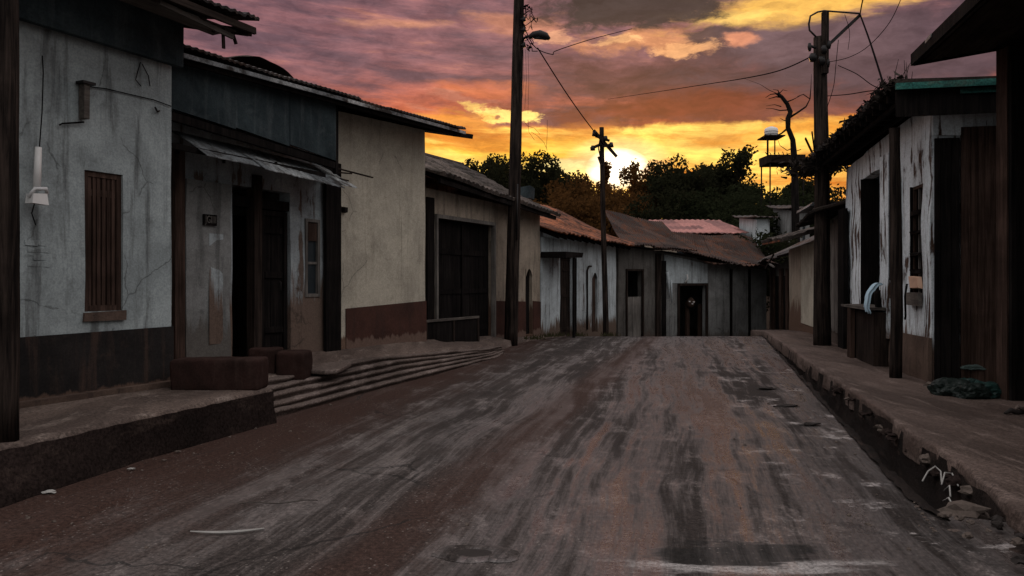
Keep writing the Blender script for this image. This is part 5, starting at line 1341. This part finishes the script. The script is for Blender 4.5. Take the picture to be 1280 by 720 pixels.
# streaks over the left roofs
lay(blob(635,140,66,7,1.1,wisp,.1,.6), (1.2,.78,.22,1), .95)
lay(blob(585,134,40,5,1.1,wisp,.1,.6), (1.0,.62,.16,1), .8)
lay(blob(560,150,60,14,.7,strk), C(248,160,60), .7)
lay(blob(590,118,90,14,.8,strk), C(226,120,66), .5)
# top dark cloud with lit rims
lay(blob(800,52,110,20,.9,puff), C(226,150,104), .85)
lay(blob(650,28,80,16,.9,strk), C(214,140,110), .7)
lay(blob(500,28,90,10,.9,strk), C(220,150,116), .6)
lay(blob(1000,8,190,24,.75,strk), C(250,190,92), 1.0)
lay(blob(920,22,60,14,.8,puff), C(255,205,110), .8)
lay(blob(790,8,135,34,.8,puff,.0,.45), C(60,50,54), .98)
lay(blob(905,42,55,13,.9,puff,0,.5), C(80,62,68), .95)
lay(blob(770,52,40,8,.9,wisp,0,.5), C(255,190,130), .8)
lay(blob(860,60,60,9,.9,wisp,0,.5), C(244,176,120), .8)
lay(blob(690,44,30,9,.9,wisp,0,.5), C(236,168,128), .7)
lay(blob(1010,48,110,30,.5,puff), C(108,84,92), .9)
lay(blob(930,48,28,9,.6,puff), C(222,142,108), .8)
tone = t.mix(t.fr(wisp, .22), (.70,.68,.72,1), (1.30,1.33,1.28,1))
col = t.mix(1.0, col, tone, 'MULTIPLY')
# rest of the dome: cool grey dusk away from the sunset
frontf = t.n('ShaderNodeMapRange', interpolation_type='SMOOTHSTEP'); t.l(t.math('ABSOLUTE', t.math('SUBTRACT', AZ, .1)), frontf.inputs[0]); frontf.inputs[1].default_value = .65; frontf.inputs[2].default_value = 1.5; frontf.inputs[3].default_value = 1; frontf.inputs[4].default_value = 0
hi = t.n('ShaderNodeMapRange', interpolation_type='SMOOTHSTEP'); t.l(EL, hi.inputs[0]); hi.inputs[1].default_value = .42; hi.inputs[2].default_value = .85; hi.inputs[3].default_value = 1; hi.inputs[4].default_value = 0
coolz = t.mix(t.ramp(puff, .35, .65), (.98,.92,.92,1), (1.22,1.16,1.15,1))
cooll = t.mix(t.ramp(puff, .35, .65), (.20,.205,.21,1), (.33,.335,.34,1))
cool = t.mix(t.ramp(EL, .10, .75), cooll, coolz)
col = t.mix(t.math('MULTIPLY', frontf.outputs[0], hi.outputs[0]), cool, col)
sky = t.n('ShaderNodeTexSky', sky_type='NISHITA', sun_disc=False); sky.sun_elevation = math.radians(5.6); sky.sun_rotation = sa; sky.air_density = 1.5; sky.dust_density = 3
bg1 = t.n('ShaderNodeBackground'); t.l(sky.outputs[0], bg1.inputs[0]); bg1.inputs[1].default_value = .05
bg2 = t.n('ShaderNodeBackground'); t.l(col, bg2.inputs[0]); bg2.inputs[1].default_value = 1.0
mx = t.n('ShaderNodeMixShader'); mx.inputs[0].default_value = .94; t.l(bg1.outputs[0], mx.inputs[1]); t.l(bg2.outputs[0], mx.inputs[2])
o = t.n('ShaderNodeOutputWorld'); t.l(mx.outputs[0], o.inputs[0])
w.cycles.sampling_method = 'MANUAL'; w.cycles.sample_map_resolution = 1024

sl = bpy.data.lights.new('sun', 'SUN'); sl.energy = 2.2; sl.color = (1,.50,.20); sl.angle = math.radians(1.5)
so = bpy.data.objects.new('sun', sl); COL.objects.link(so)
dv = Vector((math.sin(sa)*math.cos(math.radians(5.6)), math.cos(sa)*math.cos(math.radians(5.6)), math.sin(math.radians(5.6))))
so.rotation_euler = dv.to_track_quat('Z', 'Y').to_euler(); so.location = dv*50

# ---------------------------------------------------------------- camera and render
cam = bpy.data.cameras.new('camera'); co = bpy.data.objects.new('camera', cam); COL.objects.link(co)
co.location = (0,0,H); co.rotation_euler = (PI/2,0,0); cam.sensor_width = 36; cam.lens = 36*F/1280; cam.shift_y = -8/1280; cam.clip_end = 3000; cam.clip_start = .05
scene.camera = co
vs_ = scene.view_settings; vs_.view_transform = 'Standard'; vs_.look = 'None'; vs_.gamma = 1; vs_.exposure = .12; vs_.use_curve_mapping = False
scene.render.engine = 'CYCLES'; scene.cycles.use_denoising = True; scene.cycles.max_bounces = 5; scene.cycles.diffuse_bounces = 3

# ---------------------------------------------------------------- loose grit stones on the road
rng = random.Random(77)
for i in range(46):
    Y = rng.uniform(4.6, 12); side = rng.random()
    x = road_left(Y)+abs(rng.gauss(0,.35))+.05 if side < .5 else (lip(Y)-.15-abs(rng.gauss(0,.6)) if side < .8 else rng.uniform(road_left(Y), lip(Y)))
    rock('road_pebble', x, Y, road_z(x, Y)+.004, rng.uniform(.006,.018), 'stone', 'small loose pebble lying on the tarmac', 'pebble', flat=.7, seed=i*2.3, group='loose pebbles on the road')
